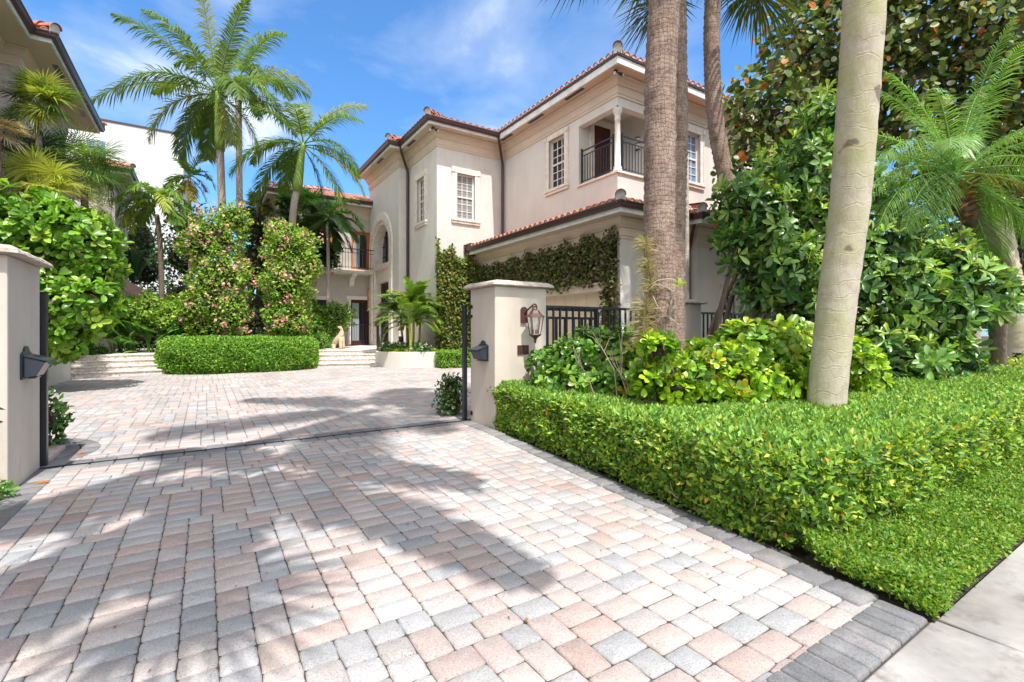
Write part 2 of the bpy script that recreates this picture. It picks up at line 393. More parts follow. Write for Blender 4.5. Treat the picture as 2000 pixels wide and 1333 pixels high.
def frond(B, p, d, L, bend=1.0, leaf=.45, n=34, w=.016, droop=.5, col=(.09, .16, .03), plume=.25, petiole=.14, rr=.018, vee=.35, tipc=None):
    """one feather frond from p along d"""
    p = Vector(p); d = Vector(d).normalized(); steps = 16; pts = [p.copy()]; dirs = [d.copy()]
    for i in range(steps):
        t = (i+1)/steps
        d = (d - UP*(bend*(.03+.16*t))).normalized()
        p = p + d*(L/steps); pts.append(p.copy()); dirs.append(d.copy())
    c0 = tuple(min(1, x*1.5) for x in col)
    B.rod(pts, [rr*(1-.85*i/steps) for i in range(steps+1)], c0)
    yel = RND.random() < .10
    side0 = dirs[0].cross(UP)
    if side0.length < .05: side0 = RIGHT.copy()
    for k in range(n):
        t = petiole + (1-petiole)*(k+.5)/n
        f = t*steps; i = min(int(f), steps-1); q = pts[i].lerp(pts[i+1], f-i); dd = dirs[i]
        side = dd.cross(UP)
        side = side.normalized() if side.length > .12 else side0.normalized()
        up = side.cross(dd).normalized()
        prof = math.sin(math.pi*min(1, (t-petiole)/(1-petiole)*.86+.14))**.6
        for sg in (-1, 1):
            a = .55 + .5*t
            v = (side*sg*math.cos(a*.9) + dd*math.sin(a*.9) + up*(vee*(1-t) + RND.uniform(-plume, plume))).normalized()
            cc = shade(col, .25)
            if tipc and (yel or RND.random() < .05): cc = shade(tipc, .25)
            B.blade(q, v, up, leaf*prof*RND.uniform(.85, 1.1), w, droop*RND.uniform(.6, 1.4), cc)
def fan(B, p, d, L, n=30, w=.02, col=(.12, .2, .03), spread=150, petiole=.8, droop=.5, up=None, split=.0, tipc=None):
    """one fan leaf on its petiole; d is the petiole direction"""
    p = Vector(p); d = Vector(d).normalized()
    q = p + d*petiole - UP*petiole*.08
    B.rod([p, p.lerp(q, .5)+UP*petiole*.03, q], [.014, .011, .008], tuple(min(1, x*1.7) for x in col))
    side = d.cross(UP)
    side = side.normalized() if side.length > .1 else RIGHT.copy()
    nrm = side.cross(d).normalized()
    if up is not None: nrm = (nrm + Vector(up)).normalized(); side = d.cross(nrm).normalized()
    for k in range(n):
        a = R(-spread + 2*spread*(k+.5)/n)
        v = (d*math.cos(a) + side*math.sin(a) + nrm*.18*abs(math.sin(a*1.0)) + nrm*RND.uniform(-.05, .05)).normalized()
        l = L*(.72+.28*math.cos(a*.55))*RND.uniform(.9, 1.05)
        c = shade(col, .18)
        if tipc and RND.random() < .3: c = shade(tipc, .2)
        B.blade(q, v, nrm, l, w, droop*RND.uniform(.5, 1.5), c, .25)
def trunk_mesh(pts, r0, r1, step=.09, ring=.02, n=14, jig=.012, flare=0.0):
    """palm trunk through control points, ringed by leaf scars"""
    P = [Vector(p) for p in pts]
    seg = []
    for i in range(len(P)-1):
        a = P[max(i-1, 0)]; b = P[i]; c = P[i+1]; e = P[min(i+2, len(P)-1)]
        m = max(2, int((c-b).length/step))
        for k in range(m):
            t = k/m
            seg.append(.5*((2*b)+(c-a)*t+(2*a-5*b+4*c-e)*t*t+(3*b-a-3*c+e)*t**3))
    seg.append(P[-1]); rs = []
    for i in range(len(seg)):
        t = i/(len(seg)-1); r = r0+(r1-r0)*t
        r *= 1 + (ring if i % 2 else -ring)*RND.uniform(.4, 1.4) + flare*math.exp(-t*14)
        rs.append(r)
    m = MB(); m.tube(seg, rs, n, jig=jig); return m
SUN_E = 4.0; SKY_S = .15; EXPO = .72
SKY_TINT = (.52, .86, 1.12); CLOUD_C = (5.2, 5.4, 5.7); CLOUD_OFF = (5.5, 1.3, 0); FILL_CLOUD = .85; FILL_CLOUD_C = (9.2, 8.95, 8.8)
STREET = [('street palm behind the viewer leaning over the apron', [(-2.7, -.2, 0), (-2.0, .2, 3.4), (.2, .95, 6.6)], 9, 1.75, 'streak'), ('street palm behind the viewer whose crown shades the left of the apron', [(-3.2, -.5, 0), (-2.7, -.3, 3.5), (-1.2, -.05, 6.4)], 7, .85), ('tallest street palm behind the viewer shading the courtyard', [(-4.4, -1.8, 0), (-3.0, -1.3, 7.5), (1.4, -.3, 14.5)], 10, 2.9, 'feather')]
# ------------------------------------------------------------------ camera, sky, sun
cam = bpy.data.objects.new('camera', bpy.data.cameras.new('camera')); COL.objects.link(cam)
cam.data.sensor_width = 36; cam.data.lens = 36*FOC/2000; cam.data.shift_y = -(666.5-HOR)/2000
cam.location = (0, 0, EYE); cam.rotation_euler = (R(90), 0, -math.atan2(SA, CA))
cam.data.clip_start = .05; cam.data.clip_end = 2000
scene.camera = cam
SUN_RAY = Vector((.045, .50, -1)).normalized()
sun = bpy.data.objects.new('sun', bpy.data.lights.new('sun', 'SUN')); COL.objects.link(sun)
sun.data.energy = SUN_E; sun.data.angle = R(.53); sun.data.color = (1, .965, .92)
sun.rotation_euler = SUN_RAY.to_track_quat('-Z', 'Y').to_euler(); sun.location = (0, -5, 30)
w = bpy.data.worlds.new('World'); scene.world = w; w.use_nodes = True
nt = w.node_tree; nt.nodes.clear()
sky = nt.nodes.new('ShaderNodeTexSky'); sky.sky_type = 'NISHITA'; sky.sun_disc = False
S = -SUN_RAY
sky.sun_elevation = math.asin(S.z); sky.sun_rotation = math.atan2(S.x, S.y)
sky.air_density = 1.0; sky.dust_density = .55; sky.ozone_density = 2.2
tc = nt.nodes.new('ShaderNodeTexCoord')
# clouds lie in a flat layer overhead: the view direction is projected on to it
sep = N(nt, 'ShaderNodeSeparateXYZ'); nt.links.new(tc.outputs['Generated'], sep.inputs[0])
zz = N(nt, 'ShaderNodeMath', operation='MAXIMUM'); zz.inputs[1].default_value = .02; nt.links.new(sep.outputs[2], zz.inputs[0])
za = N(nt, 'ShaderNodeMath', operation='ADD'); za.inputs[1].default_value = .18; nt.links.new(zz.outputs[0], za.inputs[0])
cx = N(nt, 'ShaderNodeMath', operation='DIVIDE'); cy = N(nt, 'ShaderNodeMath', operation='DIVIDE')
for o_, i_ in ((0, cx), (1, cy)):
    nt.links.new(sep.outputs[o_], i_.inputs[0]); nt.links.new(za.outputs[0], i_.inputs[1])
cmb = N(nt, 'ShaderNodeCombineXYZ'); nt.links.new(cx.outputs[0], cmb.inputs[0]); nt.links.new(cy.outputs[0], cmb.inputs[1])
mp = N(nt, 'ShaderNodeMapping'); nt.links.new(cmb.outputs[0], mp.inputs[0])
mp.inputs['Location'].default_value = CLOUD_OFF
n1 = N(nt, 'ShaderNodeTexNoise', Scale=2.1, Detail=9.0, Roughness=.56, Distortion=.35); nt.links.new(mp.outputs[0], n1.inputs[0])
n2 = N(nt, 'ShaderNodeTexNoise', Scale=.9, Detail=2.0); nt.links.new(mp.outputs[0], n2.inputs[0])
ad = N(nt, 'ShaderNodeMath', operation='MULTIPLY_ADD'); nt.links.new(n2.outputs[0], ad.inputs[0]); ad.inputs[1].default_value = .9; nt.links.new(n1.outputs[0], ad.inputs[2])
cl = ramp(nt, ad.outputs[0], [(.86, (0, 0, 0)), (1.0, (.25,)*3), (1.0, (.8,)*3)])
rr_ = cl.node.color_ramp; 
sc_ = N(nt, 'ShaderNodeMath', operation='MULTIPLY'); sc_.inputs[1].default_value = .72; nt.links.new(ad.outputs[0], sc_.inputs[0])
nt.links.new(sc_.outputs[0], cl.node.inputs[0])
for e_, p_, v_ in zip(rr_.elements, (.66, .79, .95), (0, .20, .85)):
    e_.position = p_; e_.color = (v_, v_, v_, 1)
tintn = mixc(nt, sky.outputs[0], SKY_TINT, 1.0, 'MULTIPLY')
# unseen bright cloud added south and overhead to lift the ambient light
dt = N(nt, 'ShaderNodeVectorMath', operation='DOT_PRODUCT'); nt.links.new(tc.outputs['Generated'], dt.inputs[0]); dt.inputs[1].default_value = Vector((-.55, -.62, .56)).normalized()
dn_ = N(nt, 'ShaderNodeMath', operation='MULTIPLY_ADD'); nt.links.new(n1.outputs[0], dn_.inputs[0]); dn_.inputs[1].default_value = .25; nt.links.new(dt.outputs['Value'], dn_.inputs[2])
fill_cloud = ramp(nt, dn_.outputs[0], [(.22, (0, 0, 0)), (.55, (FILL_CLOUD,)*3)])
mxx = N(nt, 'ShaderNodeMath', operation='MAXIMUM'); nt.links.new(cl, mxx.inputs[0]); nt.links.new(fill_cloud, mxx.inputs[1])
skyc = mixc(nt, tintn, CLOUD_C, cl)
skyc = mixc(nt, skyc, FILL_CLOUD_C, fill_cloud)
bg = nt.nodes.new('ShaderNodeBackground'); bg.inputs[1].default_value = SKY_S
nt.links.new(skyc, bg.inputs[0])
wo = nt.nodes.new('ShaderNodeOutputWorld'); nt.links.new(bg.outputs[0], wo.inputs[0])
vs = scene.view_settings
vs.view_transform = 'Standard'; vs.look = 'None'; vs.exposure = EXPO; vs.gamma = 1.0
scene.cycles.max_bounces = 7; scene.cycles.transparent_max_bounces = 8; scene.cycles.diffuse_bounces = 4
scene.cycles.use_denoising = True

# ------------------------------------------------------------------ ground
def drive_edge(y): return 2.44 + (y-.72)*(.40/4.01)       # right edge of the apron
g = MB(); g.quad((-150, -60, -.05), (150, -60, -.05), (150, 200, -.05), (-150, 200, -.05))
struct(g.build('ground', 'soil'), label='bare brown soil under the planting beds')
# courtyard outline (paved) and apron
COURT = [(-1.17, 5.46), (2.95, 5.46), (3.3, 5.9), (6.4, 6.6), (8.0, 8.0), (8.34, 8.6), (8.34, 14.6), (7.2, 15.05), (6.0, 15.0), (4.6, 15.7), (2.7, 16.4), (.6, 16.2), (-2.9, 16.0), (-2.9, 9.0), (-2.2, 7.2), (-1.3, 6.85), (-1.05, 6.3)]
APRON = [(-1.17, .70), (2.44, .70), (2.85, 4.84), (2.85, 5.46), (-1.17, 5.46)]
def inside(x, y, poly):
    c = False; j = len(poly)-1
    for i in range(len(poly)):
        xi, yi = poly[i]; xj, yj = poly[j]
        if (yi > y) != (yj > y) and x < (xj-xi)*(y-yi)/(yj-yi)+xi: c = not c
        j = i
    return c
g = MB(); g.prism([(-1.3, .66), (2.5, .66), (2.96, 5.46), (8.34, 6.0), (8.34, 16.6), (-3.0, 16.6), (-3.0, 5.4), (-1.3, 5.4)], -.049, -.008)
struct(g.build('driveway_bed', 'joint_sand'), label='dark jointing sand between the driveway pavers')
def paver_mesh(polys, name, label, zt, cols, wts):
    V = []; Q = []; T = []; C = []
    for cx_, cy_, hx, hy, rot, rnd in polys:
        small = cols is PCOL and max(hx, hy) < 1.1*U
        col = pal(1, cols, PWS if small else wts, .09, .012)[0]; tl = [RND.uniform(-.0022, .0022) for _ in range(2)]
        rc = RND.uniform(.004, .0075); bl = .0028 if rnd < 10 else 0.0; n = 20
        pts = []
        for sx, sy, ex_, ey in ((-1, -1, 1, -1), (1, -1, 1, 1), (1, 1, -1, 1), (-1, 1, -1, -1)):
            L2 = hx if sy == ey else hy; nx, ny = (0, sy) if sy == ey else (sx, 0)
            for u in (-1+rc/L2, -.5, 0, .5, 1-rc/L2):
                b_ = bl*(1-u*u)*RND.uniform(.2, 1.6)+RND.uniform(-.0012, .0012)*(bl > 0)
                pts.append(((sx+ex_)/2*hx+(ex_-sx)/2*u*hx+nx*b_, (sy+ey)/2*hy+(ey-sy)/2*u*hy+ny*b_, nx, ny))
        cr, sr = math.cos(rot), math.sin(rot)
        dz = RND.uniform(-.0014, .0014)
        o = len(V); mn = min(hx, hy)
        for ins, z in ((0, zt-.018), (.0015, zt-.006), (.009, zt)):
            for px_, py_, nx, ny in pts:
                x, y = px_*(1-ins/hx), py_*(1-ins/hy)
                V.append((cx_+x*cr-y*sr, cy_+x*sr+y*cr, z+dz+x*tl[0]*6+y*tl[1]*6)); C.append(col)
        for r_ in range(2):
            for k in range(n): Q.append((o+r_*n+k, o+r_*n+(k+1) % n, o+(r_+1)*n+(k+1) % n, o+(r_+1)*n+k))
        V.append((cx_, cy_, zt+dz+.0006)); C.append(col)
        for k in range(n): T.append((o+2*n+k, o+2*n+(k+1) % n, o+3*n))
    ob = mesh_np(name, np.array(V), [np.array(Q), np.array(T)], np.array(C), 'paver', smooth=False)
    return struct(ob, label=label)
def tile_field(x0, y0, nx, ny, u):
    """random bond of 2x2, 2x3, 3x2 and 3x3 unit setts"""
    H = [0]*nx; out = []
    while min(H) < ny:
        h = min(H); i = H.index(h); L = 1
        while i+L < nx and H[i+L] == h: L += 1
        if L < 2: H[i] = min([H[j] for j in (i-1, i+1) if 0 <= j < nx]); continue
        opts = [w_ for w_ in (2, 3) if w_ == L or L-w_ >= 2] or [L]
        w_ = RND.choice(opts)
        hh = 2 if w_ == 3 and RND.random() < .94 else RND.choice((2, 2, 3))
        out.append((x0+(i+w_/2)*u, y0+(h+hh/2)*u, w_*u/2, hh*u/2))
        for k in range(i, i+w_): H[k] = h+hh
    return out
U = .0605; GAP = .0019
PCOL = [(.415, .33, .30), (.44, .365, .335), (.415, .35, .325), (.38, .35, .338), (.328, .33, .335), (.45, .40, .375), (.415, .405, .40), (.395, .30, .27)]
PWS = [.5, .8, 1, 3, 4, 1.5, 4, .1]
PW = [4, 4, 3, 3.4, 2.6, 3, 2, 1]
pv = []
for cx_, cy_, hx, hy in tile_field(-1.17, .72, 68, 80, U):
    if cy_ > .77 and -1.09 < cx_ < drive_edge(cy_)-.06 and cy_ < 5.40: pv.append((cx_, cy_, hx-GAP, hy-GAP, RND.uniform(-.012, .012), RND.choice((5, 6, 7.5))))
for cx_, cy_, hx, hy in tile_field(-3.0, 5.62, 192, 182, U):
    if inside(cx_, cy_, COURT) and cy_ > 5.67 and math.hypot(cx_+1.75, cy_-6.15) > .80: pv.append((cx_, cy_, hx-GAP, hy-GAP, RND.uniform(-.012, .012), RND.choice((5, 6, 7.5))))
paver_mesh(pv, 'driveway', 'pink and grey tumbled concrete pavers of the driveway', 0.0, PCOL, PW)
BCOL = [(.175, .175, .182), (.21, .207, .208), (.15, .152, .158), (.24, .235, .23)]
bd = []
def border(p, q, wdt, side, stp=.175, dep=None):
    p = Vector(p); q = Vector(q); d = (q-p); L = d.length; d.normalize(); nrm = Vector((d.y, -d.x))*side
    n = max(1, round(L/stp)); rot = math.atan2(d.y, d.x)
    for k in range(n):
        c = p + d*(L*(k+.5)/n) + nrm*wdt/2
        bd.append((c.x, c.y, L/n/2-.002, wdt/2-.003, rot+RND.uniform(-.006, .006), 11))
border((drive_edge(.88), .88), (drive_edge(4.84), 4.84), .165, -1, .17)
border((2.85, 4.84), (2.85, 5.36), .17, -1)
border((-1.17, .88), (-1.17, 5.36), .175, 1, .17)
border((-1.17, .705), (2.425, .705), .175, -1, .088)       # soldier course at the street
border((-1.17, 5.31), (2.86, 5.31), .135, -1, .17)          # either side of the gate track
border((-1.17, 5.505), (2.86, 5.505), .135, -1, .17)
for k in range(14):                                        # curb that bends round the gate post bed
    a0, a1 = R(-58+k*15.5), R(-58+(k+1)*15.5)
    c = (-1.75, 6.15)
    for rr0 in (.58, .735):
        m_ = (a0+a1)/2; bd.append((c[0]+math.cos(m_)*(rr0+.07), c[1]+math.sin(m_)*(rr0+.07), (rr0+.07)*R(15.5)/2-.003, .072, m_+math.pi/2, 9))
paver_mesh(bd, 'driveway_border', 'charcoal soldier course edging the driveway', .010, BCOL, [3, 3, 2, 1])
t = root('gate_track', (.85, 5.48, 0), 'thin dark steel gate track crossing the driveway between the two gate pillars', 'gate track')
MB().box(-1.17, 2.86, 5.452, 5.468, -.02, .009).build('rail', 'iron', t)
MB().box(-1.17, 2.86, 5.490, 5.500, -.02, .007).build('rail', 'iron', t)
# sidewalk: slabs with tooled joints
s = MB(); x = 2.46
s.prism([(2.455, .702), (-.3, .702), (-.3, -1.1), (2.62, -1.1)], -.045, -.004)
for k in range(9):
    x0 = 2.475 + k*1.52; s.box(x0+.0, x0+1.508, -1.1, .70, -.045, -.002)
for k in range(4): s.box(-.312-1.508*(k+1)-.012*k, -.312-1.508*k-.012*k, -1.1, .685, -.045, -.004)
o = struct(s.build('sidewalk', 'concrete', bevel=.006), label='pale concrete pavement slabs along the street')
MB().box(-30, 40, -9, -1.3, -.049, -.03).build('road', 'joint_sand')['kind'] = 'structure'

# ------------------------------------------------------------------ gate pillars
def pillar(x0, x1, y0, y1, h, label, cap=.075):
    cxp, cyp = (x0+x1)/2, (y0+y1)/2
    t = root('gate_pillar', (cxp, cyp, 0), label, 'pillar', 'rendered gate pillars with stone caps')
    MB().box(x0, x1, y0, y1, -.04, h).build('shaft', 'stucco_pillar', t, bevel=.012)
    m = MB(); hx, hy = (x1-x0)/2, (y1-y0)/2
    NS = 9
    ring = [(-.015, h), (.055, h), (.072, h+.012), (.062, h+.035), (.02, h+.062), (-.06, h+cap+.004), (-.2, h+cap+.014)]
    vs = []; per = []
    for o_, z in ring:
        row = []
        for sx, sy, ex, ey in ((-1,-1,1,-1),(1,-1,1,1),(1,1,-1,1),(-1,1,-1,-1)):
            for k in range(NS):
                u = k/NS
                bx = (sx+(ex-sx)*u)*(hx+o_); by = (sy+(ey-sy)*u)*(hy+o_)
                j = RND.uniform(-.006, .006)
                row.append((cxp+bx*(1+j), cyp+by*(1+j), z+RND.uniform(-.004, .004)*(o_ > 0)))
        per.append(row)
    n = 4*NS; vs = [v for r_ in per for v in r_]
    fs = [(i*n+k, i*n+(k+1) % n, (i+1)*n+(k+1) % n, (i+1)*n+k) for i in range(len(per)-1) for k in range(n)]
    fs += [tuple(reversed(range(n))), tuple((len(per)-1)*n+k for k in range(n))]
    m.add(vs, fs); m.build('cap', 'cap_stone', t)
    return t
pillar(2.87, 3.62, 4.84, 5.46, 1.685, 'cream gate pillar carrying the copper lantern and bronze plaque, at the hedge')
pillar(-1.92, -1.16, 4.72, 5.50, 1.685, 'cream gate pillar at the left edge, with a mailbox and weathered cap')
pillar(6.62, 7.02, 5.05, 5.45, 1.60, 'slim pale pillar between the two iron fence panels, behind the fibrous palm trunks')
def gate_post(x, y, h, label):
    t = root('gate_post', (x, y, 0), label, 'gate post', 'black gate posts')
    MB().box(x-.024, x+.024, y-.03, y+.03, -.02, h).build('upright', 'iron', t, bevel=.004)
    MB().box(x-.028, x+.028, y-.034, y+.034, h, h+.012).build('cap', 'iron', t)
gate_post(2.822, 5.53, 1.47, 'black steel gate post on the driveway side of the lantern pillar')
gate_post(-1.150, 5.56, 1.47, 'black steel gate post behind the pillar at the left edge')

# ------------------------------------------------------------------ iron fence and sliding gate
def fence(x0, x1, y, h, label, stp=.115):
    t = root('iron_fence', ((x0+x1)/2, y, 0), label, 'fence', 'black iron fence panels')
    m = MB(); m.box(x0, x1, y-.022, y+.022, h-.035, h); m.build('top_rail', 'iron', t, bevel=.004)
    MB().box(x0, x1, y-.018, y+.018, .12, .155).build('bottom_rail', 'iron', t)
    n = int((x1-x0)/stp)
    for k in range(n):
        xx = x0+(k+.5)*(x1-x0)/n
        MB().box(xx-.012, xx+.012, y-.012, y+.012, .155, h-.035).build('bar', 'iron', t)
fence(3.62, 6.62, 5.22, 1.50, 'black iron fence panel between the lantern pillar and the thick palm trunks')
fence(7.02, 10.2, 5.22, 1.48, 'black iron fence panel right of the palm trunks, under the shaded wall')
t = root('sliding_gate', (4.0, 5.42, 0), 'black iron sliding gate pushed open behind the fence beside the lantern pillar', 'gate')
m = MB(); m.box(2.86, 5.02, 5.40, 5.44, 1.44, 1.48); m.build('top_rail', 'iron', t)
MB().box(2.86, 4.97, 5.40, 5.44, 1.32, 1.355).build('middle_rail', 'iron', t)
MB().box(2.86, 4.97, 5.40, 5.44, .08, .13).build('bottom_rail', 'iron', t)
MB().box(4.97, 5.03, 5.39, 5.45, .04, 1.44).build('end_post', 'iron', t)
for k in range(13):
    xx = 2.95+k*.16; MB().box(xx-.016, xx+.016, 5.407, 5.433, .13, 1.32).build('bar', 'iron', t)

# ------------------------------------------------------------------ mailboxes
def mailbox(x, y, z, sx, label):
    t = root('mailbox', (x, y, z), label, 'mailbox', 'dark metal mailboxes on the gate pillars')
    X = lambda a: x + sx*a
    def ex(poly, y0, y1):     # polygon in (out, z) extruded along y
        m = MB(); n = len(poly)
        vs = [(X(a), y0, z+b) for a, b in poly] + [(X(a), y1, z+b) for a, b in poly]
        f = [tuple(range(n)), tuple(reversed(range(n, 2*n)))] + [(i, n+i, n+(i+1) % n, (i+1) % n) for i in range(n)]
        return m.add(vs, f)
    # wall plate with a round-topped tab
    prof = [(-.12, -.10), (.12, -.10), (.12, .09), (.085, .105)] + [(.06*math.cos(a), .105+.045*math.sin(a)) for a in np.linspace(0.15, math.pi-.15, 9)] + [(-.085, .105), (-.12, .09)]
    m = MB(); n = len(prof)
    m.add([(X(.001), y+a, z+b) for a, b in prof] + [(X(.014), y+a, z+b) for a, b in prof],
          [tuple(range(n)), tuple(reversed(range(n, 2*n)))] + [(i, (i+1) % n, n+(i+1) % n, n+i) for i in range(n)])
    m.build('wall_plate', 'mailbox_metal', t)
    ex([(.014, -.085), (.085, -.078), (.135, .028), (.014, .075)], y-.105, y+.105).build('box', 'mailbox_metal', t, bevel=.004)
    ex([(.012, .078), (.012, .090), (.158, .040), (.160, .012), (.150, .014), (.149, .032)], y-.113, y+.113).build('lid', 'mailbox_metal', t)
    ex([(.03, -.098), (.075, -.096), (.08, -.086), (.03, -.088)], y-.06, y+.06).build('newspaper_hook', 'mailbox_metal', t)
    for q in (-.10, .10):
        m = MB(); m.tube([(X(.014), y+q, z+.075), (X(.03), y+q, z+.075)], .008, 8); m.build('hinge_stud', 'mailbox_metal', t)
mailbox(2.87, 5.11, .885, -1, 'dark grey mailbox on the shaded side of the lantern pillar')
mailbox(-1.16, 5.10, .885, 1, 'dark grey mailbox on the pillar at the left edge')

# ------------------------------------------------------------------ copper lantern
LX, LY = 3.325, 4.84
t = root('wall_lantern', (LX, LY, 1.25), 'weathered copper wall lantern with clear panes above the bronze plaque', 'lantern')
m = MB(); prof = [(-.045, -.06), (.045, -.06), (.045, .09)] + [(.045*math.cos(a), .09+.045*math.sin(a)) for a in np.linspace(.2, math.pi-.2, 7)] + [(-.045, .09)]
n = len(prof)
m.add([(LX-.055+a, LY-.001, 1.31+b) for a, b in prof] + [(LX-.055+a, LY-.025, 1.31+b) for a, b in prof], [tuple(range(n)), tuple(reversed(range(n, 2*n)))] + [(i, (i+1) % n, n+(i+1) % n, n+i) for i in range(n)])
m.build('wall_plate', 'copper', t)
BX, BY = LX+.005, LY-.165
pts = [(LX-.05, LY-.02, 1.36), (LX-.035, LY-.06, 1.405)]
for a in np.linspace(150, -150, 16): pts.append((BX+.036*math.cos(R(a))+.002, BY+.02, 1.432+.042*math.sin(R(a))))
for a in np.linspace(-150, -330, 8): pts.append((BX+.02*math.cos(R(a)), BY+.02, 1.428+.02*math.sin(R(a))))
MB().tube(pts, [.013, .012]+[.010]*(len(pts)-3)+[.012], 8).build('scroll_arm', 'copper', t, smooth=True)
m = MB(); m.lathe(BX, BY, [(.012, 1.42), (.03, 1.405), (.05, 1.395), (.07, 1.36), (.115, 1.325), (.118, 1.318), (.10, 1.318)], 6, R(30)); m.build('roof', 'copper', t)
m = MB(); m.lathe(BX, BY, [(.068, 1.115), (.074, 1.105), (.06, 1.09), (.03, 1.07), (.016, 1.05), (.022, 1.04), (.010, 1.03), (.018, 1.02), (.002, 1.0)], 6, R(30)); m.build('base', 'copper', t)
top = [(BX+.098*math.cos(R(30+60*k)), BY+.098*math.sin(R(30+60*k)), 1.318) for k in range(6)]
bot = [(BX+.066*math.cos(R(30+60*k)), BY+.066*math.sin(R(30+60*k)), 1.115) for k in range(6)]
m = MB()
for k in range(6): m.tube([bot[k], top[k]], .006, 6)
m.build('cage_bars', 'copper', t)
m = MB()
for k in range(6): m.quad(bot[k], bot[(k+1) % 6], top[(k+1) % 6], top[k])
m.build('glass', 'lantern_glass', t)
for dx, dy in ((.022, 0), (-.016, .02), (-.01, -.022)):
    m = MB(); m.tube([(BX+dx, BY+dy, 1.115), (BX+dx, BY+dy, 1.165)], .010, 8); c = m.build('candle_holder', 'bronze', t)
    m = MB(); m.tube([(BX+dx, BY+dy, 1.165), (BX+dx, BY+dy, 1.195), (BX+dx, BY+dy, 1.225), (BX+dx, BY+dy, 1.25)], [.008, .013, .009, .002], 8); m.build('bulb', 'candle', t)
# bronze plaque
t = root('plaque', (3.262, LY, .922), 'small dark bronze square plaque below the copper lantern', 'plaque')
MB().box(3.18, 3.344, LY-.014, LY-.001, .866, .978).build('plate', 'bronze', t, bevel=.003)
m = MB(); m.box(3.188, 3.336, LY-.018, LY-.014, .874, .882); m.box(3.188, 3.336, LY-.018, LY-.014, .962, .970); m.box(3.188, 3.196, LY-.018, LY-.014, .882, .962); m.box(3.328, 3.336, LY-.018, LY-.014, .882, .962)
m.build('rim', 'copper', t)
m = MB(); m.box(3.212, 3.312, LY-.017, LY-.014, .892, .952)
m.build('worn_panel', 'bronze', t, bevel=.002)
# ------------------------------------------------------------------ building helpers
def wallface(m, F, L, z0, z1, holes, dep=.16):
    o, u, n = F
    P = lambda a, b, z: (o[0]+u[0]*a+n[0]*b, o[1]+u[1]*a+n[1]*b, z)
    xs = sorted({0, L} | {h[0] for h in holes} | {h[1] for h in holes}); zs = sorted({z0, z1} | {h[2] for h in holes} | {h[3] for h in holes})
    for i in range(len(xs)-1):
        for j in range(len(zs)-1):
            a, z = (xs[i]+xs[i+1])/2, (zs[j]+zs[j+1])/2
            if any(h[0] < a < h[1] and h[2] < z < h[3] for h in holes): continue
            m.quad(P(xs[i], 0, zs[j]), P(xs[i+1], 0, zs[j]), P(xs[i+1], 0, zs[j+1]), P(xs[i], 0, zs[j+1]))
    for a0, a1, b0, b1 in holes:
        if a0 > 1e-6: m.quad(P(a0, 0, b0), P(a0, 0, b1), P(a0, -dep, b1), P(a0, -dep, b0))
        if a1 < L-1e-6: m.quad(P(a1, 0, b0), P(a1, -dep, b0), P(a1, -dep, b1), P(a1, 0, b1))
        m.quad(P(a0, 0, b1), P(a1, 0, b1), P(a1, -dep, b1), P(a0, -dep, b1))
        if b0 > z0+1e-6: m.quad(P(a0, 0, b0), P(a0, -dep, b0), P(a1, -dep, b0), P(a1, 0, b0))
def window(H, F, a0, a1, z0, z1, cols, rows, pane, surround=(.14, .16), sill=True, meeting=True, dep=.13):
    """sash window in a wall opening: sash, panes, stone surround and sill"""
    m = MB(); fw = .05
    m.fbox(F, a0, a0+fw, -dep, -dep+.05, z0, z1); m.fbox(F, a1-fw, a1, -dep, -dep+.05, z0, z1)
    m.fbox(F, a0+fw, a1-fw, -dep, -dep+.05, z0, z0+fw); m.fbox(F, a0+fw, a1-fw, -dep, -dep+.05, z1-fw, z1)
    zm = (z0+z1)/2
    if meeting: m.fbox(F, a0+fw, a1-fw, -dep-.002, -dep+.055, zm-.025, zm+.025)
    for c in range(1, cols):
        x = a0+fw+(a1-a0-2*fw)*c/cols; m.fbox(F, x-.011, x+.011, -dep+.004, -dep+.04, z0+fw, z1-fw)
    for r in range(1, rows):
        if meeting and 2*r == rows: continue
        z = z0+fw+(z1-z0-2*fw)*r/rows; m.fbox(F, a0+fw, a1-fw, -dep+.006, -dep+.036, z-.011, z+.011)
    wn = m.build('window', 'white_paint', H)
    MB().fbox(F, a0+.02, a1-.02, -dep+.002, -dep+.018, z0+.02, z1-.02).build('pane', pane, wn)
    if surround:
        sw, st = surround; m = MB()
        m.fbox(F, a0-sw, a0, -.03, .045, z0, z1); m.fbox(F, a1, a1+sw, -.03, .045, z0, z1)
        m.fbox(F, a0-sw-.02, a1+sw+.02, -.03, .055, z1, z1+st)
        m.fbox(F, a0-sw+.03, a0-sw+.055, .045, .062, z0, z1); m.fbox(F, a1+sw-.055, a1+sw-.03, .045, .062, z0, z1)
        for q in (a0-sw-.02, a1+sw-.10): m.fbox(F, q, q+.12, .055, .075, z1+.02, z1+st-.02)
        m.build('surround', 'stone', wn, bevel=.008)
    if sill:
        sw = surround[0] if surround else .05; m = MB()
        m.fbox(F, a0-sw-.03, a1+sw+.03, -.12, .085, z0-.085, z0); m.fbox(F, a0-sw, a1+sw, 0, .055, z0-.17, z0-.085)
        m.build('sill', 'stone', wn, bevel=.008)
    return wn
ROOFS = {}
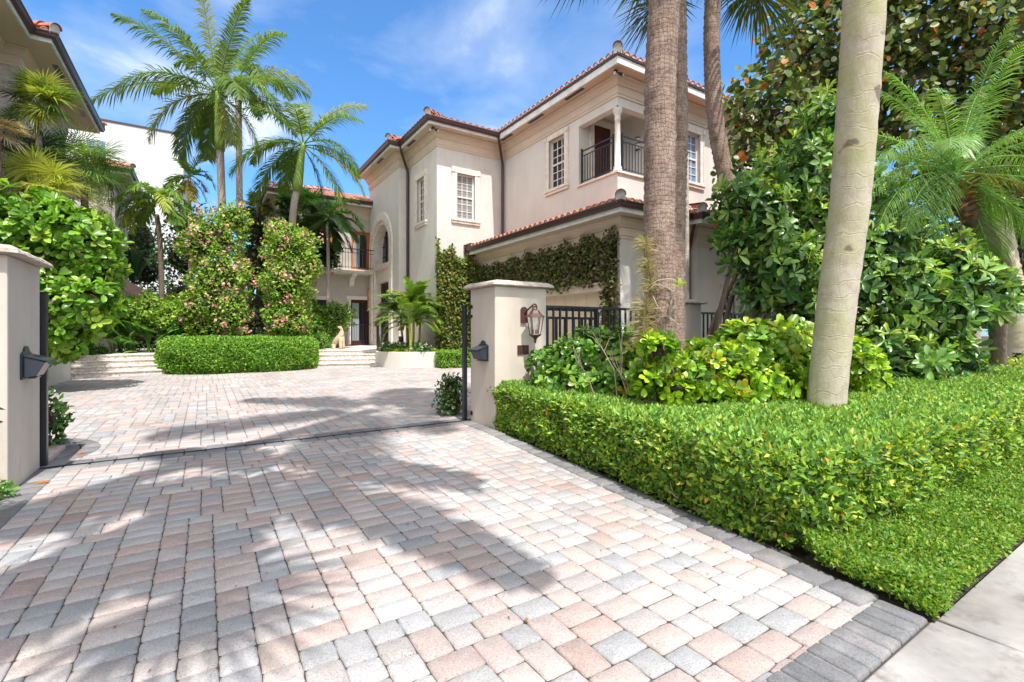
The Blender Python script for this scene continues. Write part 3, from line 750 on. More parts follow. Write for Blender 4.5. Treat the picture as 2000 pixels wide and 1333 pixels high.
def roof_slope(M, p0, p1, z, hip0, hip1, run, pitch=.34, stp=.235, gap=0.0):
    """one slope of barrel tiles; eave p0->p1 with outward on the right; M = (deck, tiles, mortar) builders"""
    deck, til, mor = M
    p0, p1 = Vector(p0), Vector(p1); d = p1-p0; L = d.length; d.normalize(); inw = Vector((-d.y, d.x))
    P = lambda t, r, dz=0: (p0.x+d.x*t+inw.x*r, p0.y+d.y*t+inw.y*r, z+pitch*r+dz)
    rr = min(run, L/2) if hip0 and hip1 else run
    deck.quad(P(0, 0), P(L, 0), P(L-(rr if hip1 else 0), rr), P(rr if hip0 else 0, rr))
    n = int(L/stp); s = L/n
    for k in range(n):
        t = (k+.5)*s; lim = run
        if hip0: lim = min(lim, t)
        if hip1: lim = min(lim, L-t)
        r = 0; first = True
        while r < lim-.02:
            r1 = min(r+.40, lim); ra, rb = .088, .070; vs = []
            for rad, q, lift in ((ra, r, .030), (rb, r1, .006)):
                for a in range(7):
                    th = math.pi*a/6
                    vs.append(P(t+math.cos(th)*rad, q, math.sin(th)*rad*.95+lift))
            for rad, q, lift in ((ra-.016, r, .030),):
                for a in range(7):
                    th = math.pi*a/6
                    vs.append(P(t+math.cos(th)*rad, q, math.sin(th)*rad*.95+lift-.002))
            til.add(vs, [(a, a+1, 8+a, 7+a) for a in range(6)] + [(a, 14+a, 15+a, a+1) for a in range(6)])
            if first:
                vm = [P(t+math.cos(math.pi*a/6)*.078, .018, math.sin(math.pi*a/6)*.072+.030) for a in range(7)] + [P(t-.078, .018, -.02), P(t+.078, .018, -.02)]
                mor.add(vm, [tuple(range(9))])
                first = False
            r += .335
def hip_cap(M, p, inw, z, run, pitch=.34):
    """ridge tiles up a hip from the corner p; inw = diagonal inward with unit components"""
    deck, til, mor = M
    d = Vector((inw[0], inw[1], pitch)); dn = Vector((inw[0], inw[1])).normalized(); sd = Vector((-dn.y, dn.x, 0)); p = Vector((p[0], p[1], z+.09))
    up = sd.cross(d.normalized()); up = up if up.z > 0 else -up
    L = run; k = 0; r = -.02
    while r < L:
        r1 = min(r+.34, L); vs = []
        for q, rad, lift in ((r, .125, .035), (r1, .10, .01)):
            for a in range(9):
                th = math.pi*a/8; vs.append(p+d*q+sd*math.cos(th)*rad+up*(math.sin(th)*rad+lift))
        til.add(vs, [(a, a+1, 10+a, 9+a) for a in range(8)])
        if k == 0:
            vm = [p+d*.02+sd*math.cos(math.pi*a/8)*.112+up*(math.sin(math.pi*a/8)*.112+.035) for a in range(9)]+[p+d*.02-sd*.10-UP*.12, p+d*.02+sd*.10-UP*.12]
            mor.add(vm, [tuple(range(11))])
        k += 1; r += .30
def roof_build(M, H, mat='terracotta'):
    r = M[0].build('roof', mat, H)
    nt_ = len(M[1].f); M[1].add(M[2].v, M[2].f); o = M[1].build('roof_tiles', mat, r); o.data.materials.append(MATS['mortar'])
    o.data.polygons.foreach_set('material_index', [0 if i < nt_ else 1 for i in range(len(o.data.polygons))])
def off(path, o):
    """offset a polyline to its right"""
    n = len(path); nr = []
    for i in range(n-1):
        d = Vector((path[i+1][0]-path[i][0], path[i+1][1]-path[i][1])).normalized(); nr.append(Vector((d.y, -d.x)))
    out = []
    for i in range(n):
        a = nr[max(i-1, 0)]; b = nr[min(i, n-2)]; mtr = (a+b)/(1+a.dot(b)); out.append((path[i][0]+mtr.x*o, path[i][1]+mtr.y*o))
    return out
def cornice(H, path, zb, zs, out=.22, mat='cornice'):
    h = zs-zb
    prof = [(-.02, zb), (.025, zb), (.035, zb+.12*h), (.055, zb+.15*h), (.055, zb+.52*h), (.095, zb+.56*h), (.10, zb+.62*h), (.15, zb+.72*h), (.175, zb+.80*h), (.175, zb+.86*h), (out, zb+.92*h), (out, zs-.002), (-.02, zs-.002)]
    MB().sweep(path, prof).build('cornice', mat, H)
def eave(H, path, zs, over, fascia_h, gutter=True, inner=-.05, fmat='fascia', drip=None):
    MB().sweep(path, [(inner, zs), (over-.02, zs), (over-.02, zs+.02), (inner, zs+.02)]).build('soffit', 'soffit', H)
    MB().sweep(path, [(over-.018, zs-.015), (over+.02, zs-.015), (over+.02, zs+fascia_h), (over-.018, zs+fascia_h)]).build('fascia', fmat, H)
    if gutter:
        z0 = zs+fascia_h*.55; o = over+.022
        MB().sweep(path, [(o, z0), (o+.085, z0), (o+.10, z0+.03), (o+.115, z0+.09), (o+.13, z0+.105), (o+.13, z0+.13), (o+.118, z0+.13), (o+.10, z0+.10), (o+.08, z0+.02), (o, z0+.02)]).build('gutter', 'gutter', H)
def vents(H, spots, zs):
    for (x0, x1, y0, y1) in spots:
        MB().box(x0, x1, y0, y1, zs-.006, zs-.001).build('soffit_vent', 'iron', H)

# ------------------------------------------------------------------ main house
H = root('house', (8, 14, 0), 'cream two storey house with barrel tile roofs, arched entrance and corner balcony', 'house')
ZS = 7.95
UP_PATH = [(6.26, 21.65), (6.26, 17.79), (6.65, 17.79), (6.65, 15.1), (9.31, 15.1), (9.31, 9.27), (19.0, 9.27)]
# tower walls
m = MB()
wallface(m, ((6.65, 15.1), (1, 0), (0, -1)), 2.66, 0, ZS, [(.75, 1.45, 5.08, 6.66)])
wallface(m, ((6.65, 17.79), (0, -1), (-1, 0)), 2.69, 0, ZS, [(.94, 1.62, 5.12, 6.72)])
wallface(m, ((6.26, 17.79), (1, 0), (0, -1)), .39, 0, ZS, [])
m.build('tower_wall', 'stucco_rough', H)
window(H, ((6.65, 15.1), (1, 0), (0, -1)), .75, 1.45, 5.08, 6.66, 3, 6, 'pane_blind', (.19, .20))
window(H, ((6.65, 17.79), (0, -1), (-1, 0)), .94, 1.62, 5.12, 6.72, 3, 6, 'pane_dark', (.19, .22))
# entrance bay with the arch
AC, RO, RI, ZSP, Z0 = 20.02, 1.52, 1.02, 4.62, .5      # centre along Y, radii, springing, floor
def arch(r, n=24): return [(AC+r*math.cos(a), ZSP+r*math.sin(a)) for a in np.linspace(0, math.pi, n+1)]
m = MB(); X = 6.26; ai = arch(RI+.2)
m.quad((X, 17.79, 0), (X, 17.79, ZS), (X, AC-RI-.2, ZS), (X, AC-RI-.2, 0)); m.quad((X, AC+RI+.2, 0), (X, AC+RI+.2, ZS), (X, 21.65, ZS), (X, 21.65, 0))
for (y0, z0), (y1, z1) in zip(ai[:-1], ai[1:]): m.quad((X, y0, z0), (X, y0, ZS), (X, y1, ZS), (X, y1, z1))
m.quad((X, 21.65, 0), (X, 21.65, ZS), (9, 21.65, ZS), (9, 21.65, 0))
m.build('entrance_wall', 'stucco', H)
m = MB(); XO, XI = X-.06, X+.42
for sgn in (0,):
    ao, ai = [(AC+RO, Z0)]+arch(RO)+[(AC-RO, Z0)], [(AC+RI, Z0)]+arch(RI)+[(AC-RI, Z0)]
    am = [(AC+RI+.17, Z0)]+arch(RI+.17)+[(AC-RI-.17, Z0)]
    for k in range(len(ao)-1):
        (a, b), (c, d), (e, f), (g_, h_) = ao[k], ao[k+1], am[k], am[k+1]
        (i_, j_), (k_, l_) = ai[k], ai[k+1]
        m.quad((XO, a, b), (XO, c, d), (XO, g_, h_), (XO, e, f))
        m.quad((XO, a, b), (X, a, b), (X, c, d), (XO, c, d))
        m.quad((XO, e, f), (XO, g_, h_), (XO+.07, g_, h_), (XO+.07, e, f))
        m.quad((XO+.07, e, f), (XO+.07, g_, h_), (XO+.07, k_, l_), (XO+.07, i_, j_))
        m.quad((XO+.07, i_, j_), (XO+.07, k_, l_), (XI, k_, l_), (XI, i_, j_))
es = m.build('entrance_surround', 'stone', H)
m = MB(); m.box(X+.10, X+.41, AC-RI+.002, AC+RI-.002, 3.25, 3.95); m.box(X+.02, X+.12, AC-RI+.004, AC+RI-.004, 3.80, 3.98); m.build('balcony_panel', 'stone', H)
m = MB(); aw = arch(RI-.01); m.add([(XI-.02, AC+RI-.01, 3.95)]+[(XI-.02, y, z) for y, z in aw]+[(XI-.02, AC-RI+.01, 3.95)], [tuple(range(len(aw)+2))])
wa = m.build('arched_window', 'pane_dark', H)
m = MB()
for q in (-.5, 0, .5): m.box(XI-.06, XI-.025, AC+q-.02, AC+q+.02, 3.95, ZSP+math.sqrt((RI-.03)**2-q*q))
for z in (4.4, 4.85, 5.25): m.box(XI-.058, XI-.027, AC-RI+.03 if z < ZSP else AC-math.sqrt(RI**2-(z-ZSP)**2)+.03, AC+RI-.03 if z < ZSP else AC+math.sqrt(RI**2-(z-ZSP)**2)-.03, z-.015, z+.015)
m.build('glazing_bars', 'iron', wa)
dr = MB().box(XI-.06, XI-.01, AC-RI+.01, AC+RI-.01, Z0, 3.25).build('entrance_door', 'pane_dark', H)
m = MB()
for k in range(9):
    y = AC-RI+.06+k*(2*RI-.12)/8; m.box(XI-.10, XI-.075, y-.012, y+.012, Z0, 3.25)
for k in range(5):
    pts = [(XI-.09, AC-.9+.45*k+.16*math.sin(q*1.4), .7+q*.4) for q in np.linspace(0, 6, 19)]
    m.tube(pts, .012, 6)
m.build('ironwork', 'iron', dr)
# upper wing
m = MB(); FW = ((9.31, 15.1), (0, -1), (-1, 0)); FS = ((9.31, 9.27), (1, 0), (0, -1))
wallface(m, FW, 5.83, 3.2, ZS, [(2.82, 3.60, 5.66, 7.22), (4.25, 5.83, 5.46, 7.20)], .22)
wallface(m, FS, 9.7, 3.2, ZS, [(0, 1.62, 5.46, 7.20), (2.72, 3.48, 5.66, 7.16)], .22)
# loggia
m.quad((9.53, 10.85, 5.4), (10.95, 10.85, 5.4), (10.95, 10.85, 7.7), (9.53, 10.85, 7.7))
m.quad((10.95, 10.85, 5.4), (10.95, 9.49, 5.4), (10.95, 9.49, 7.7), (10.95, 10.85, 7.7))
m.quad((9.31, 10.85, 7.7), (10.95, 10.85, 7.7), (10.95, 9.27, 7.7), (9.31, 9.27, 7.7))
m.quad((9.31, 10.85, 5.44), (9.31, 9.27, 5.44), (10.95, 9.27, 5.44), (10.95, 10.85, 5.44))
m.quad((9.53, 10.85, 7.2), (9.53, 9.49, 7.2), (9.53, 9.49, 7.7), (9.53, 10.85, 7.7)); m.quad((9.53, 9.49, 7.2), (10.95, 9.49, 7.2), (10.95, 9.49, 7.7), (9.53, 9.49, 7.7))
m.quad((9.31, 9.27, 7.2), (9.53, 9.27, 7.2), (9.53, 9.49, 7.2), (9.31, 9.49, 7.2))
m.build('upper_wall', 'stucco', H)
window(H, FW, 2.82, 3.60, 5.66, 7.22, 3, 6, 'pane_dark', (.19, .17), dep=.14)
window(H, FS, 2.72, 3.48, 5.66, 7.16, 3, 6, 'pane_blue', (.19, .19), dep=.14)
MB().sweep([(9.31, 10.90), (9.31, 9.27), (10.98, 9.27)], [(-.10, 5.455), (.05, 5.455), (.05, 5.40), (.002, 5.385), (.002, 5.41), (-.10, 5.42)]).build('balcony_coping', 'stone', H)
m = MB(); m.lathe(9.43, 9.39, [(.13, 5.46), (.13, 5.52), (.10, 5.55), (.115, 5.59), (.085, 5.63), (.078, 6.3), (.072, 6.86), (.085, 6.88), (.085, 6.91), (.074, 6.93), (.078, 6.99), (.11, 7.07), (.125, 7.12), (.13, 7.20)], 18)
m.build('balcony_column', 'stone', H, smooth=True)
bl = MB()
bl.box(9.375, 9.405, 9.50, 10.82, 6.44, 6.475); bl.box(9.38, 9.40, 9.50, 10.82, 6.30, 6.325); bl.box(9.38, 9.40, 9.50, 10.82, 5.55, 5.575)
bl.box(9.54, 10.95, 9.335, 9.365, 6.44, 6.475); bl.box(9.54, 10.95, 9.34, 9.36, 6.30, 6.325); bl.box(9.54, 10.95, 9.34, 9.36, 5.55, 5.575)
br = bl.build('balcony_railing', 'iron', H)
for k in range(12):
    y = 9.55+k*.112; MB().box(9.382, 9.398, y-.009, y+.009, 5.575, 6.30).build('baluster', 'iron', br)
for k in range(12):
    x = 9.6+k*.118; MB().box(x-.009, x+.009, 9.342, 9.358, 5.575, 6.30).build('baluster', 'iron', br)
for x, y in ((9.39, 9.52), (9.39, 10.80), (9.56, 9.35)): MB().box(x-.022, x+.022, y-.022, y+.022, 5.46, 6.53).build('newel', 'iron', br)
FD = ((9.53, 10.85), (1, 0), (0, -1))
bd_ = MB().fbox(FD, .36, 1.02, .005, .035, 5.45, 7.38).build('balcony_door', 'dark_wood', H)
m = MB()
for r in range(6):
    for c in range(2): m.fbox(FD, .42+c*.29, .66+c*.29, .035, .05, 5.6+r*.295, 5.83+r*.295)
m.build('door_panels', 'dark_wood', bd_, bevel=.01)
m = MB(); m.fbox(FD, .20, .36, 0, .05, 5.45, 7.38); m.fbox(FD, 1.02, 1.18, 0, .05, 5.45, 7.38); m.fbox(FD, .18, 1.20, 0, .06, 7.38, 7.56); m.build('door_frame', 'stone', bd_, bevel=.01)
# lower garage block
LOW = [(8.33, 15.1), (8.33, 8.2), (10.8, 8.2), (10.8, 7.91), (19.0, 7.91)]
FG = ((8.33, 15.1), (0, -1), (-1, 0))
ZL = 3.84
m = MB(); wallface(m, FG, 6.9, 0, ZL, [(1.0, 6.39, 0, 2.14)], .2)
wallface(m, ((8.33, 8.2), (1, 0), (0, -1)), 2.47, 0, ZL, [])
wallface(m, ((10.8, 8.2), (0, -1), (-1, 0)), .29, 0, ZL, [])
FR = ((10.8, 7.91), (1, 0), (0, -1))
wallface(m, FR, 8.2, 0, ZL, [(1.08, 1.66, 1.05, 2.36), (4.3, 4.9, 1.05, 2.36)])
m.build('garage_wall', 'stucco', H)
window(H, FR, 1.08, 1.66, 1.05, 2.36, 3, 6, 'pane_dark', (.12, .12)); window(H, FR, 4.3, 4.9, 1.05, 2.36, 3, 6, 'pane_dark', (.12, .12))
gd = MB().fbox(FG, 1.0, 6.39, -.20, -.16, 0, 2.14).build('garage_door', 'cream_paint', H)
m = MB()
for z in (.53, 1.07, 1.60): m.fbox(FG, 1.0, 6.39, -.158, -.150, z, z+.02)
for k in range(12): m.fbox(FG, 1.05+k*.445, 1.08+k*.445, -.158, -.152, 0, 2.12)
m.build('door_battens', 'cornice', gd)
m = MB(); m.fbox(FG, .86, 1.0, 0, .05, 0, 2.14); m.fbox(FG, 6.39, 6.53, 0, .05, 0, 2.14); m.fbox(FG, .84, 6.55, 0, .07, 2.14, 2.30); m.fbox(FG, .80, 6.59, 0, .11, 2.30, 2.36); m.build('door_surround', 'cornice', gd, bevel=.008)
# eaves, gutters, roofs
cornice(H, UP_PATH, 7.44, ZS); cornice(H, LOW, 3.36, ZL, .20)
eave(H, UP_PATH[:5], ZS, .50, .14)
EP = [UP_PATH[3], UP_PATH[4], (9.31, 14.55)]
MB().sweep(UP_PATH[4:], [(-.05, ZS+.001), (.48, ZS+.001), (.48, ZS+.022), (-.05, ZS+.022)]).build('soffit', 'soffit', H)
MB().sweep([(9.31, 14.6), (9.31, 9.27), (19.0, 9.27)], [(.482, ZS-.012), (.53, ZS-.012), (.53, ZS+.175), (.482, ZS+.175)]).build('fascia', 'fascia', H)
MB().sweep([(9.31, 15.1-.52), (9.31, 9.27), (19.0, 9.27)], [(.482, ZS+.176), (.565, ZS+.176), (.57, ZS+.235), (.482, ZS+.235)]).build('drip_edge', 'gutter', H)
eave(H, LOW, ZL, .50, .16, fmat='fascia')
m = MB(); m.box(7.66, 7.84, 15.0, 15.10, ZL+.02, ZL+.34); m.box(7.72, 7.84, 14.72, 15.0, ZL+.215, ZL+.36); m.build('gutter_end', 'gutter', H)
vents(H, [(9.31-.44, 9.31-.33, 13.9, 14.6), (9.31-.44, 9.31-.33, 12.1, 12.9), (9.31-.44, 9.31-.33, 10.2, 11.0), (10.0, 10.8, 9.27-.44, 9.27-.33), (6.65-.42, 6.65-.31, 16.2, 16.9), (6.26-.42, 6.26-.31, 18.6, 19.3)], ZS)
T3 = lambda: (MB(), MB(), MB())
M = T3(); E = off(UP_PATH, .60); zr = ZS+.19
roof_slope(M, (E[0][0], E[0][1]+.5), E[1], zr, True, False, 3.2); roof_slope(M, E[1], E[2], zr, True, False, .38)
roof_slope(M, E[2], E[3], zr, False, True, 3.0); roof_slope(M, E[3], E[4], zr, True, False, 3.0)
E2 = off(UP_PATH[4:], .57)
roof_slope(M, E2[0], E2[1], ZS+.24, False, True, 3.6); roof_slope(M, E2[1], E2[2], ZS+.24, True, False, 3.6)
hip_cap(M, E[3], (1, 1), zr, 3.0); hip_cap(M, E2[1], (1, 1), ZS+.24, 3.4); hip_cap(M, E[1], (1, 1), zr, .6)
roof_build(M, H)
M = T3(); E = off(LOW, .60); zl = ZL+.20
roof_slope(M, E[0], E[1], zl, False, True, 1.6); roof_slope(M, E[1], E[2], zl, True, False, 1.7); roof_slope(M, (E[3][0], E[3][1]), E[4], zl, True, False, 2.0)
roof_slope(M, (10.2, 8.4), E[3], zl, False, True, 1.2)
hip_cap(M, E[1], (1, 1), zl, 1.5); hip_cap(M, E[3], (1, 1), zl, 1.6)
roof_build(M, H)
# downspouts
MB().tube([(8.76, 14.52, 8.02), (8.80, 14.56, 7.86), (9.18, 14.96, 7.32), (9.21, 15.0, 7.2), (9.21, 15.0, 4.62), (9.17, 14.98, 4.56)], .048, 8).build('downspout', 'gutter', H)
MB().tube([(6.12, 17.20, 8.02), (6.14, 17.22, 7.86), (6.56, 17.66, 7.30), (6.58, 17.70, 7.18), (6.58, 17.70, .5)], .05, 8).build('downspout', 'gutter', H)
MB().tube([(10.32, 7.62, 3.9), (10.34, 7.66, 3.75), (10.70, 8.06, 3.35), (10.72, 8.10, 3.2), (10.72, 8.10, .2)], .045, 8).build('downspout', 'gutter', H)
# rear wing
FRR = ((2.6, 21.8), (1, 0), (0, -1))
m = MB(); wallface(m, FRR, 4.6, 0, 6.66, [(2.9, 4.5, 3.8, 5.62), (.7, 2.12, 3.8, 5.62), (2.86, 4.45, .5, 2.55), (.9, 1.9, .5, 2.5)], .2)
m.quad((2.6, 21.8, 0), (2.6, 21.8, 6.66), (2.6, 29, 6.66), (2.6, 29, 0))
m.build('rear_wall', 'stucco_grey', H)
RP = [(2.6, 28), (2.6, 21.8), (7.4, 21.8)]
cornice(H, RP, 6.18, 6.66, .2); eave(H, RP, 6.66, .50, .13)
M = T3(); E = off(RP, .60); roof_slope(M, E[0], E[1], 6.84, False, True, 3.2, .33); roof_slope(M, E[1], E[2], 6.84, True, False, 3.2, .33); hip_cap(M, E[1], (1, 1), 6.84, 3.1, .33)
roof_build(M, H, 'terracotta_pale')
vents(H, [(2.6-.42, 2.6-.30, 22.2, 22.9)], 6.66)
def french(a0, a1, z0, z1, leaves):
    d = MB(); fw = .10
    wdt = (a1-a0)/leaves
    for k in range(leaves):
        b0, b1 = a0+k*wdt, a0+(k+1)*wdt
        d.fbox(FRR, b0, b0+fw, -.17, -.10, z0, z1); d.fbox(FRR, b1-fw, b1, -.17, -.10, z0, z1)
        d.fbox(FRR, b0+fw, b1-fw, -.17, -.10, z0, z0+.22); d.fbox(FRR, b0+fw, b1-fw, -.17, -.10, z1-.12, z1)
    return d
for a0, a1, z0, z1, mt in ((2.9, 4.5, 3.8, 5.62, 'orange_wood'), (.7, 2.12, 3.8, 5.62, 'orange_wood'), (2.86, 4.45, .5, 2.55, 'dark_wood')):
    d = french(a0, a1, z0, z1, 2).build('french_door', mt, H)
    MB().fbox(FRR, a0+.05, a1-.05, -.16, -.15, z0+.05, z1-.05).build('pane', 'pane_dark', d)
    m = MB()
    for k in range(26):
        a = a0+.12+(a1-a0-.24)*k/26
        if (k//6) % 2 == 0: m.tube([(2.6+a, 21.8+.140, z0+.22), (2.6+a, 21.8+.140, z1-.14)], .022, 6)
    m.build('curtain', 'curtain', d)
MB().fbox(FRR, .9, 1.9, -.16, -.12, .5, 2.5).build('rear_window', 'pane_dark', H)
m = MB()
for a0, a1, zt in ((2.86, 4.45, 2.55), (.9, 1.9, 2.5)):
    m.fbox(FRR, a0-.14, a0, 0, .05, .5, zt); m.fbox(FRR, a0-.18, a1+.02, 0, .07, zt, zt+.16)
m.fbox(FRR, 1.9, 2.04, 0, .05, .5, 2.5)
m.build('door_surround', 'white_paint', H)
m = MB(); m.box(2.9, 6.24, 20.95, 21.8, 3.64, 3.80); m.box(2.85, 6.24, 20.90, 21.8, 3.74, 3.795); m.build('balcony_slab', 'stone', H)
for x in (3.2, 5.35):
    m = MB(); m.add([(x, 21.8, 3.64), (x, 21.05, 3.64), (x, 21.05, 3.54), (x, 21.3, 3.5), (x, 21.5, 3.36), (x, 21.6, 3.14), (x, 21.8, 3.08)]+[(x+.2, 21.8, 3.64), (x+.2, 21.05, 3.64), (x+.2, 21.05, 3.54), (x+.2, 21.3, 3.5), (x+.2, 21.5, 3.36), (x+.2, 21.6, 3.14), (x+.2, 21.8, 3.08)],
        [tuple(range(7)), tuple(range(13, 6, -1))]+[(i, 7+i, 7+(i+1) % 7, (i+1) % 7) for i in range(7)]); m.build('balcony_bracket', 'white_paint', H)
m = MB(); m.box(2.95, 6.24, 20.98, 21.01, 4.66, 4.70); m.box(2.95, 6.24, 20.985, 21.005, 3.88, 3.90); m.box(2.95, 6.24, 20.985, 21.005, 4.5, 4.52)
rl = m.build('balcony_railing', 'iron', H)
for k in range(27):
    x = 3.0+k*.12; MB().box(x-.008, x+.008, 20.987, 21.003, 3.80, 4.66).build('baluster', 'iron', rl)

# lights on the house
def flood(x, y, z, label):
    t = root('flood_light', (x, y, z), label, 'flood light', 'twin flood lights under the eaves')
    m = MB(); m.lathe(x, y, [(.05, z), (.055, z-.02), (.03, z-.05)], 10); m.build('ceiling_plate', 'bronze', t)
    for dx, dy in ((-.07, -.05), (.06, -.08)):
        m = MB(); m.tube([(x, y, z-.04), (x+dx*.6, y+dy*.6, z-.08), (x+dx*.9, y+dy*.9, z-.10), (x+dx*1.9, y+dy*1.9, z-.15)], [.012, .014, .03, .05], 10); l = m.build('lamp_head', 'iron', t)
        m = MB(); m.tube([(x+dx*1.9, y+dy*1.9, z-.15), (x+dx*1.98, y+dy*1.98, z-.155)], [.042, .042], 10); m.build('lens', 'opal', l)
flood(9.02, 9.05, ZS-.001, 'black twin flood light under the roof corner above the balcony column')
flood(6.40, 14.85, ZS-.001, 'pale twin flood light under the corner eave of the tower')
def sconce(x, y, z, nx, ny, label, h=.32, r=.08, mat='opal'):
    t = root('wall_light', (x, y, z), label, 'wall light')
    ux, uy = -ny, nx; m = MB(); vs = []; n = 9
    for zz_ in (z-h/2, z+h/2):
        for k in range(n):
            a = math.pi*k/(n-1); vs.append((x+ux*math.cos(a)*r+nx*math.sin(a)*r*1.1, y+uy*math.cos(a)*r+ny*math.sin(a)*r*1.1, zz_))
    m.add(vs, [(k, k+1, n+k+1, n+k) for k in range(n-1)]+[tuple(range(n)), tuple(range(2*n-1, n-1, -1))]); m.build('shade', mat, t)
    m = MB()
    for zz_ in (z-h/2-.03, z+h/2, z-.01):
        v2 = []
        for q in (zz_, zz_+.03):
            for k in range(n):
                a = math.pi*k/(n-1); v2.append((x+ux*math.cos(a)*(r+.008)+nx*math.sin(a)*(r*1.1+.008), y+uy*math.cos(a)*(r+.008)+ny*math.sin(a)*(r*1.1+.008), q))
        m.add(v2, [(k, k+1, n+k+1, n+k) for k in range(n-1)]+[tuple(range(n)), tuple(range(2*n-1, n-1, -1))])
    m.build('bands', 'bronze', t)
sconce(10.948, 10.05, 6.76, -1, 0, 'half round wall light inside the upper corner balcony')
sconce(6.23, 21.60, 2.55, -1, 0, 'tall narrow wall light left of the arched entrance', .95, .07, 'terracotta_pale')

# ------------------------------------------------------------------ terrace, steps, planters
m = MB(); m.prism([(-2.6, 16.9), (-.9, 16.9), (-.9, 19.2), (2.9, 19.2), (2.9, 17.15), (4.6, 16.6), (6.26, 17.0), (6.88, 17.85), (6.88, 21.8), (-2.6, 21.8)], -.04, .51)
struct(m.build('terrace', 'step_stone'), label='raised pale stone terrace before the entrance')
def steps(name, x0, y0, x1, y1, label, n=4, rise=.128, tread=.33, back=0):
    t = root(name, ((x0+x1)/2, (y0+y1)/2, 0), label, 'steps', 'pitted stone steps up to the terrace')
    d = Vector((x1-x0, y1-y0)); L = d.length; d.normalize(); nrm = Vector((-d.y, d.x))
    for k in range(n):
        a = k*tread; m = MB(); z0, z1 = k*rise, (k+1)*rise
        P = lambda s, o: (x0+d.x*s+nrm.x*o, y0+d.y*s+nrm.y*o)
        for (zz0, zz1, o0) in ((z0, z1-.035, a+.03), (z1-.035, z1, a)):
            vs = [(*P(0, o0), zz0-(.02 if k == 0 and zz0 == z0 else 0)), (*P(L, o0), zz0-(.02 if k == 0 and zz0 == z0 else 0)), (*P(L, a+tread*2.2), zz0), (*P(0, a+tread*2.2), zz0), (*P(0, o0), zz1), (*P(L, o0), zz1), (*P(L, a+tread*2.2), zz1), (*P(0, a+tread*2.2), zz1)]
            m.add(vs, [(0,3,2,1),(4,5,6,7),(0,1,5,4),(1,2,6,5),(2,3,7,6),(3,0,4,7)])
        m.build('tread', 'step_stone', t, bevel=.012)
steps('steps', 2.55, 16.05, 4.72, 15.33, 'wide flight of pitted stone steps beside the curved white planter')
steps('steps', -2.75, 15.50, -.6, 15.86, 'low pitted stone steps left of the rounded hedge')
def planter(path, h, th, label, fill):
    t = root('planter', (path[len(path)//2][0], path[len(path)//2][1], 0), label, 'planter')
    MB().sweep(path, [(-th, -.04), (0, -.04), (0, h), (-th, h)]).build('planter_wall', 'stucco', t, bevel=.01)
    m = MB(); m.add([(x, y, h-.06) for x, y in fill], [tuple(range(len(fill)))]); m.build('soil', 'soil', t)
q0, q1, q2, q3 = Vector((4.68, 15.42)), Vector((4.78, 14.75)), Vector((5.35, 14.42)), Vector((6.22, 13.98))
arcp = []
for k in range(15):
    u = k/14; arcp.append(tuple(q0*(1-u)**3+q1*3*u*(1-u)**2+q2*3*u*u*(1-u)+q3*u**3))
planter([(4.95, 16.5)]+arcp+[(6.6, 14.0)], .49, .12, 'curved white planter of palms and white flowers before the tower', [(5.1, 16.7)]+arcp+[(6.65, 14.1), (6.65, 17.7), (6.26, 17.7), (5.2, 17.0)])
planter([(-2.72, 8.6), (-2.72, 15.5)][::-1][::-1], .50, .2, 'cream planter wall under the broad leaved bush by the driveway', [(-5, 8.6), (-2.9, 8.6), (-2.9, 15.5), (-5, 15.5)])

# stair handrail and low gate
t = root('handrail', (4.75, 15.6, 0), 'curved black iron handrail with slats beside the planter', 'handrail')
hp = []
for k in range(19):
    u = k/18; hp.append((4.80+.42*u-.10*math.sin(u*math.pi), 15.3+1.6*u, .62+.85*(1-(1-u)**2.2)))
hp = [(hp[0][0]+.05, hp[0][1]-.12, .66)]+hp
MB().tube(hp, .022, 8).build('rail', 'iron', t, smooth=True)
for k in range(1, 19, 2):
    x, y, z = hp[k]; MB().box(x-.014, x+.014, y-.03, y+.03, .44, z).build('slat', 'iron', t)
t = root('low_gate', (5.6, 21.3, .51), 'low black iron railing gate across the shaded rear doorway', 'gate')
m = MB(); m.box(5.35, 6.24, 21.28, 21.31, 1.42, 1.45); m.box(5.35, 6.24, 21.28, 21.31, .56, .59); m.build('rails', 'iron', t)
for k in range(9):
    x = 5.38+k*.105; MB().box(x-.007, x+.007, 21.288, 21.302, .53, 1.42).build('bar', 'iron', t)

# carved stone dog, sitting and looking up
t0 = at(664, 679, 16.9); t0.z = .51
t = root('dog_statue', t0, 'pale carved stone statue of a sitting slender dog looking up', 'statue')
S_ = lambda a, b, z: t0 + (RIGHT*a + DEEP*b + UP*z)*.84
def blob_tube(pts, rs, n=12):
    m = MB(); m.tube(pts, rs, n); return m
m = MB()
m.tube([S_(-.27, .05, 0), S_(-.28, .05, .10), S_(-.26, .04, .22), S_(-.20, .03, .32), S_(-.10, .01, .42), S_(0, 0, .52), S_(.06, 0, .62), S_(.075, 0, .72), S_(.07, 0, .80), S_(.045, -.01, .87), S_(.01, -.02, .915), S_(-.05, -.03, .92), S_(-.09, -.035, .91)],
       [.065, .075, .085, .098, .105, .105, .098, .072, .053, .051, .052, .034, .016], 14)
m.tube([S_(.05, -.07, 0), S_(.055, -.07, .12), S_(.05, -.06, .32), S_(.06, -.03, .50)], [.06, .055, .065, .09], 10)
m.tube([S_(.12, .07, 0), S_(.115, .07, .14), S_(.10, .06, .34), S_(.07, .03, .52)], [.06, .055, .065, .085], 10)
m.tube([S_(-.16, -.08, .01), S_(-.26, -.07, .05), S_(-.24, -.05, .2)], [.045, .07, .08], 10)
m.build('body', 'sandstone', t, smooth=True)
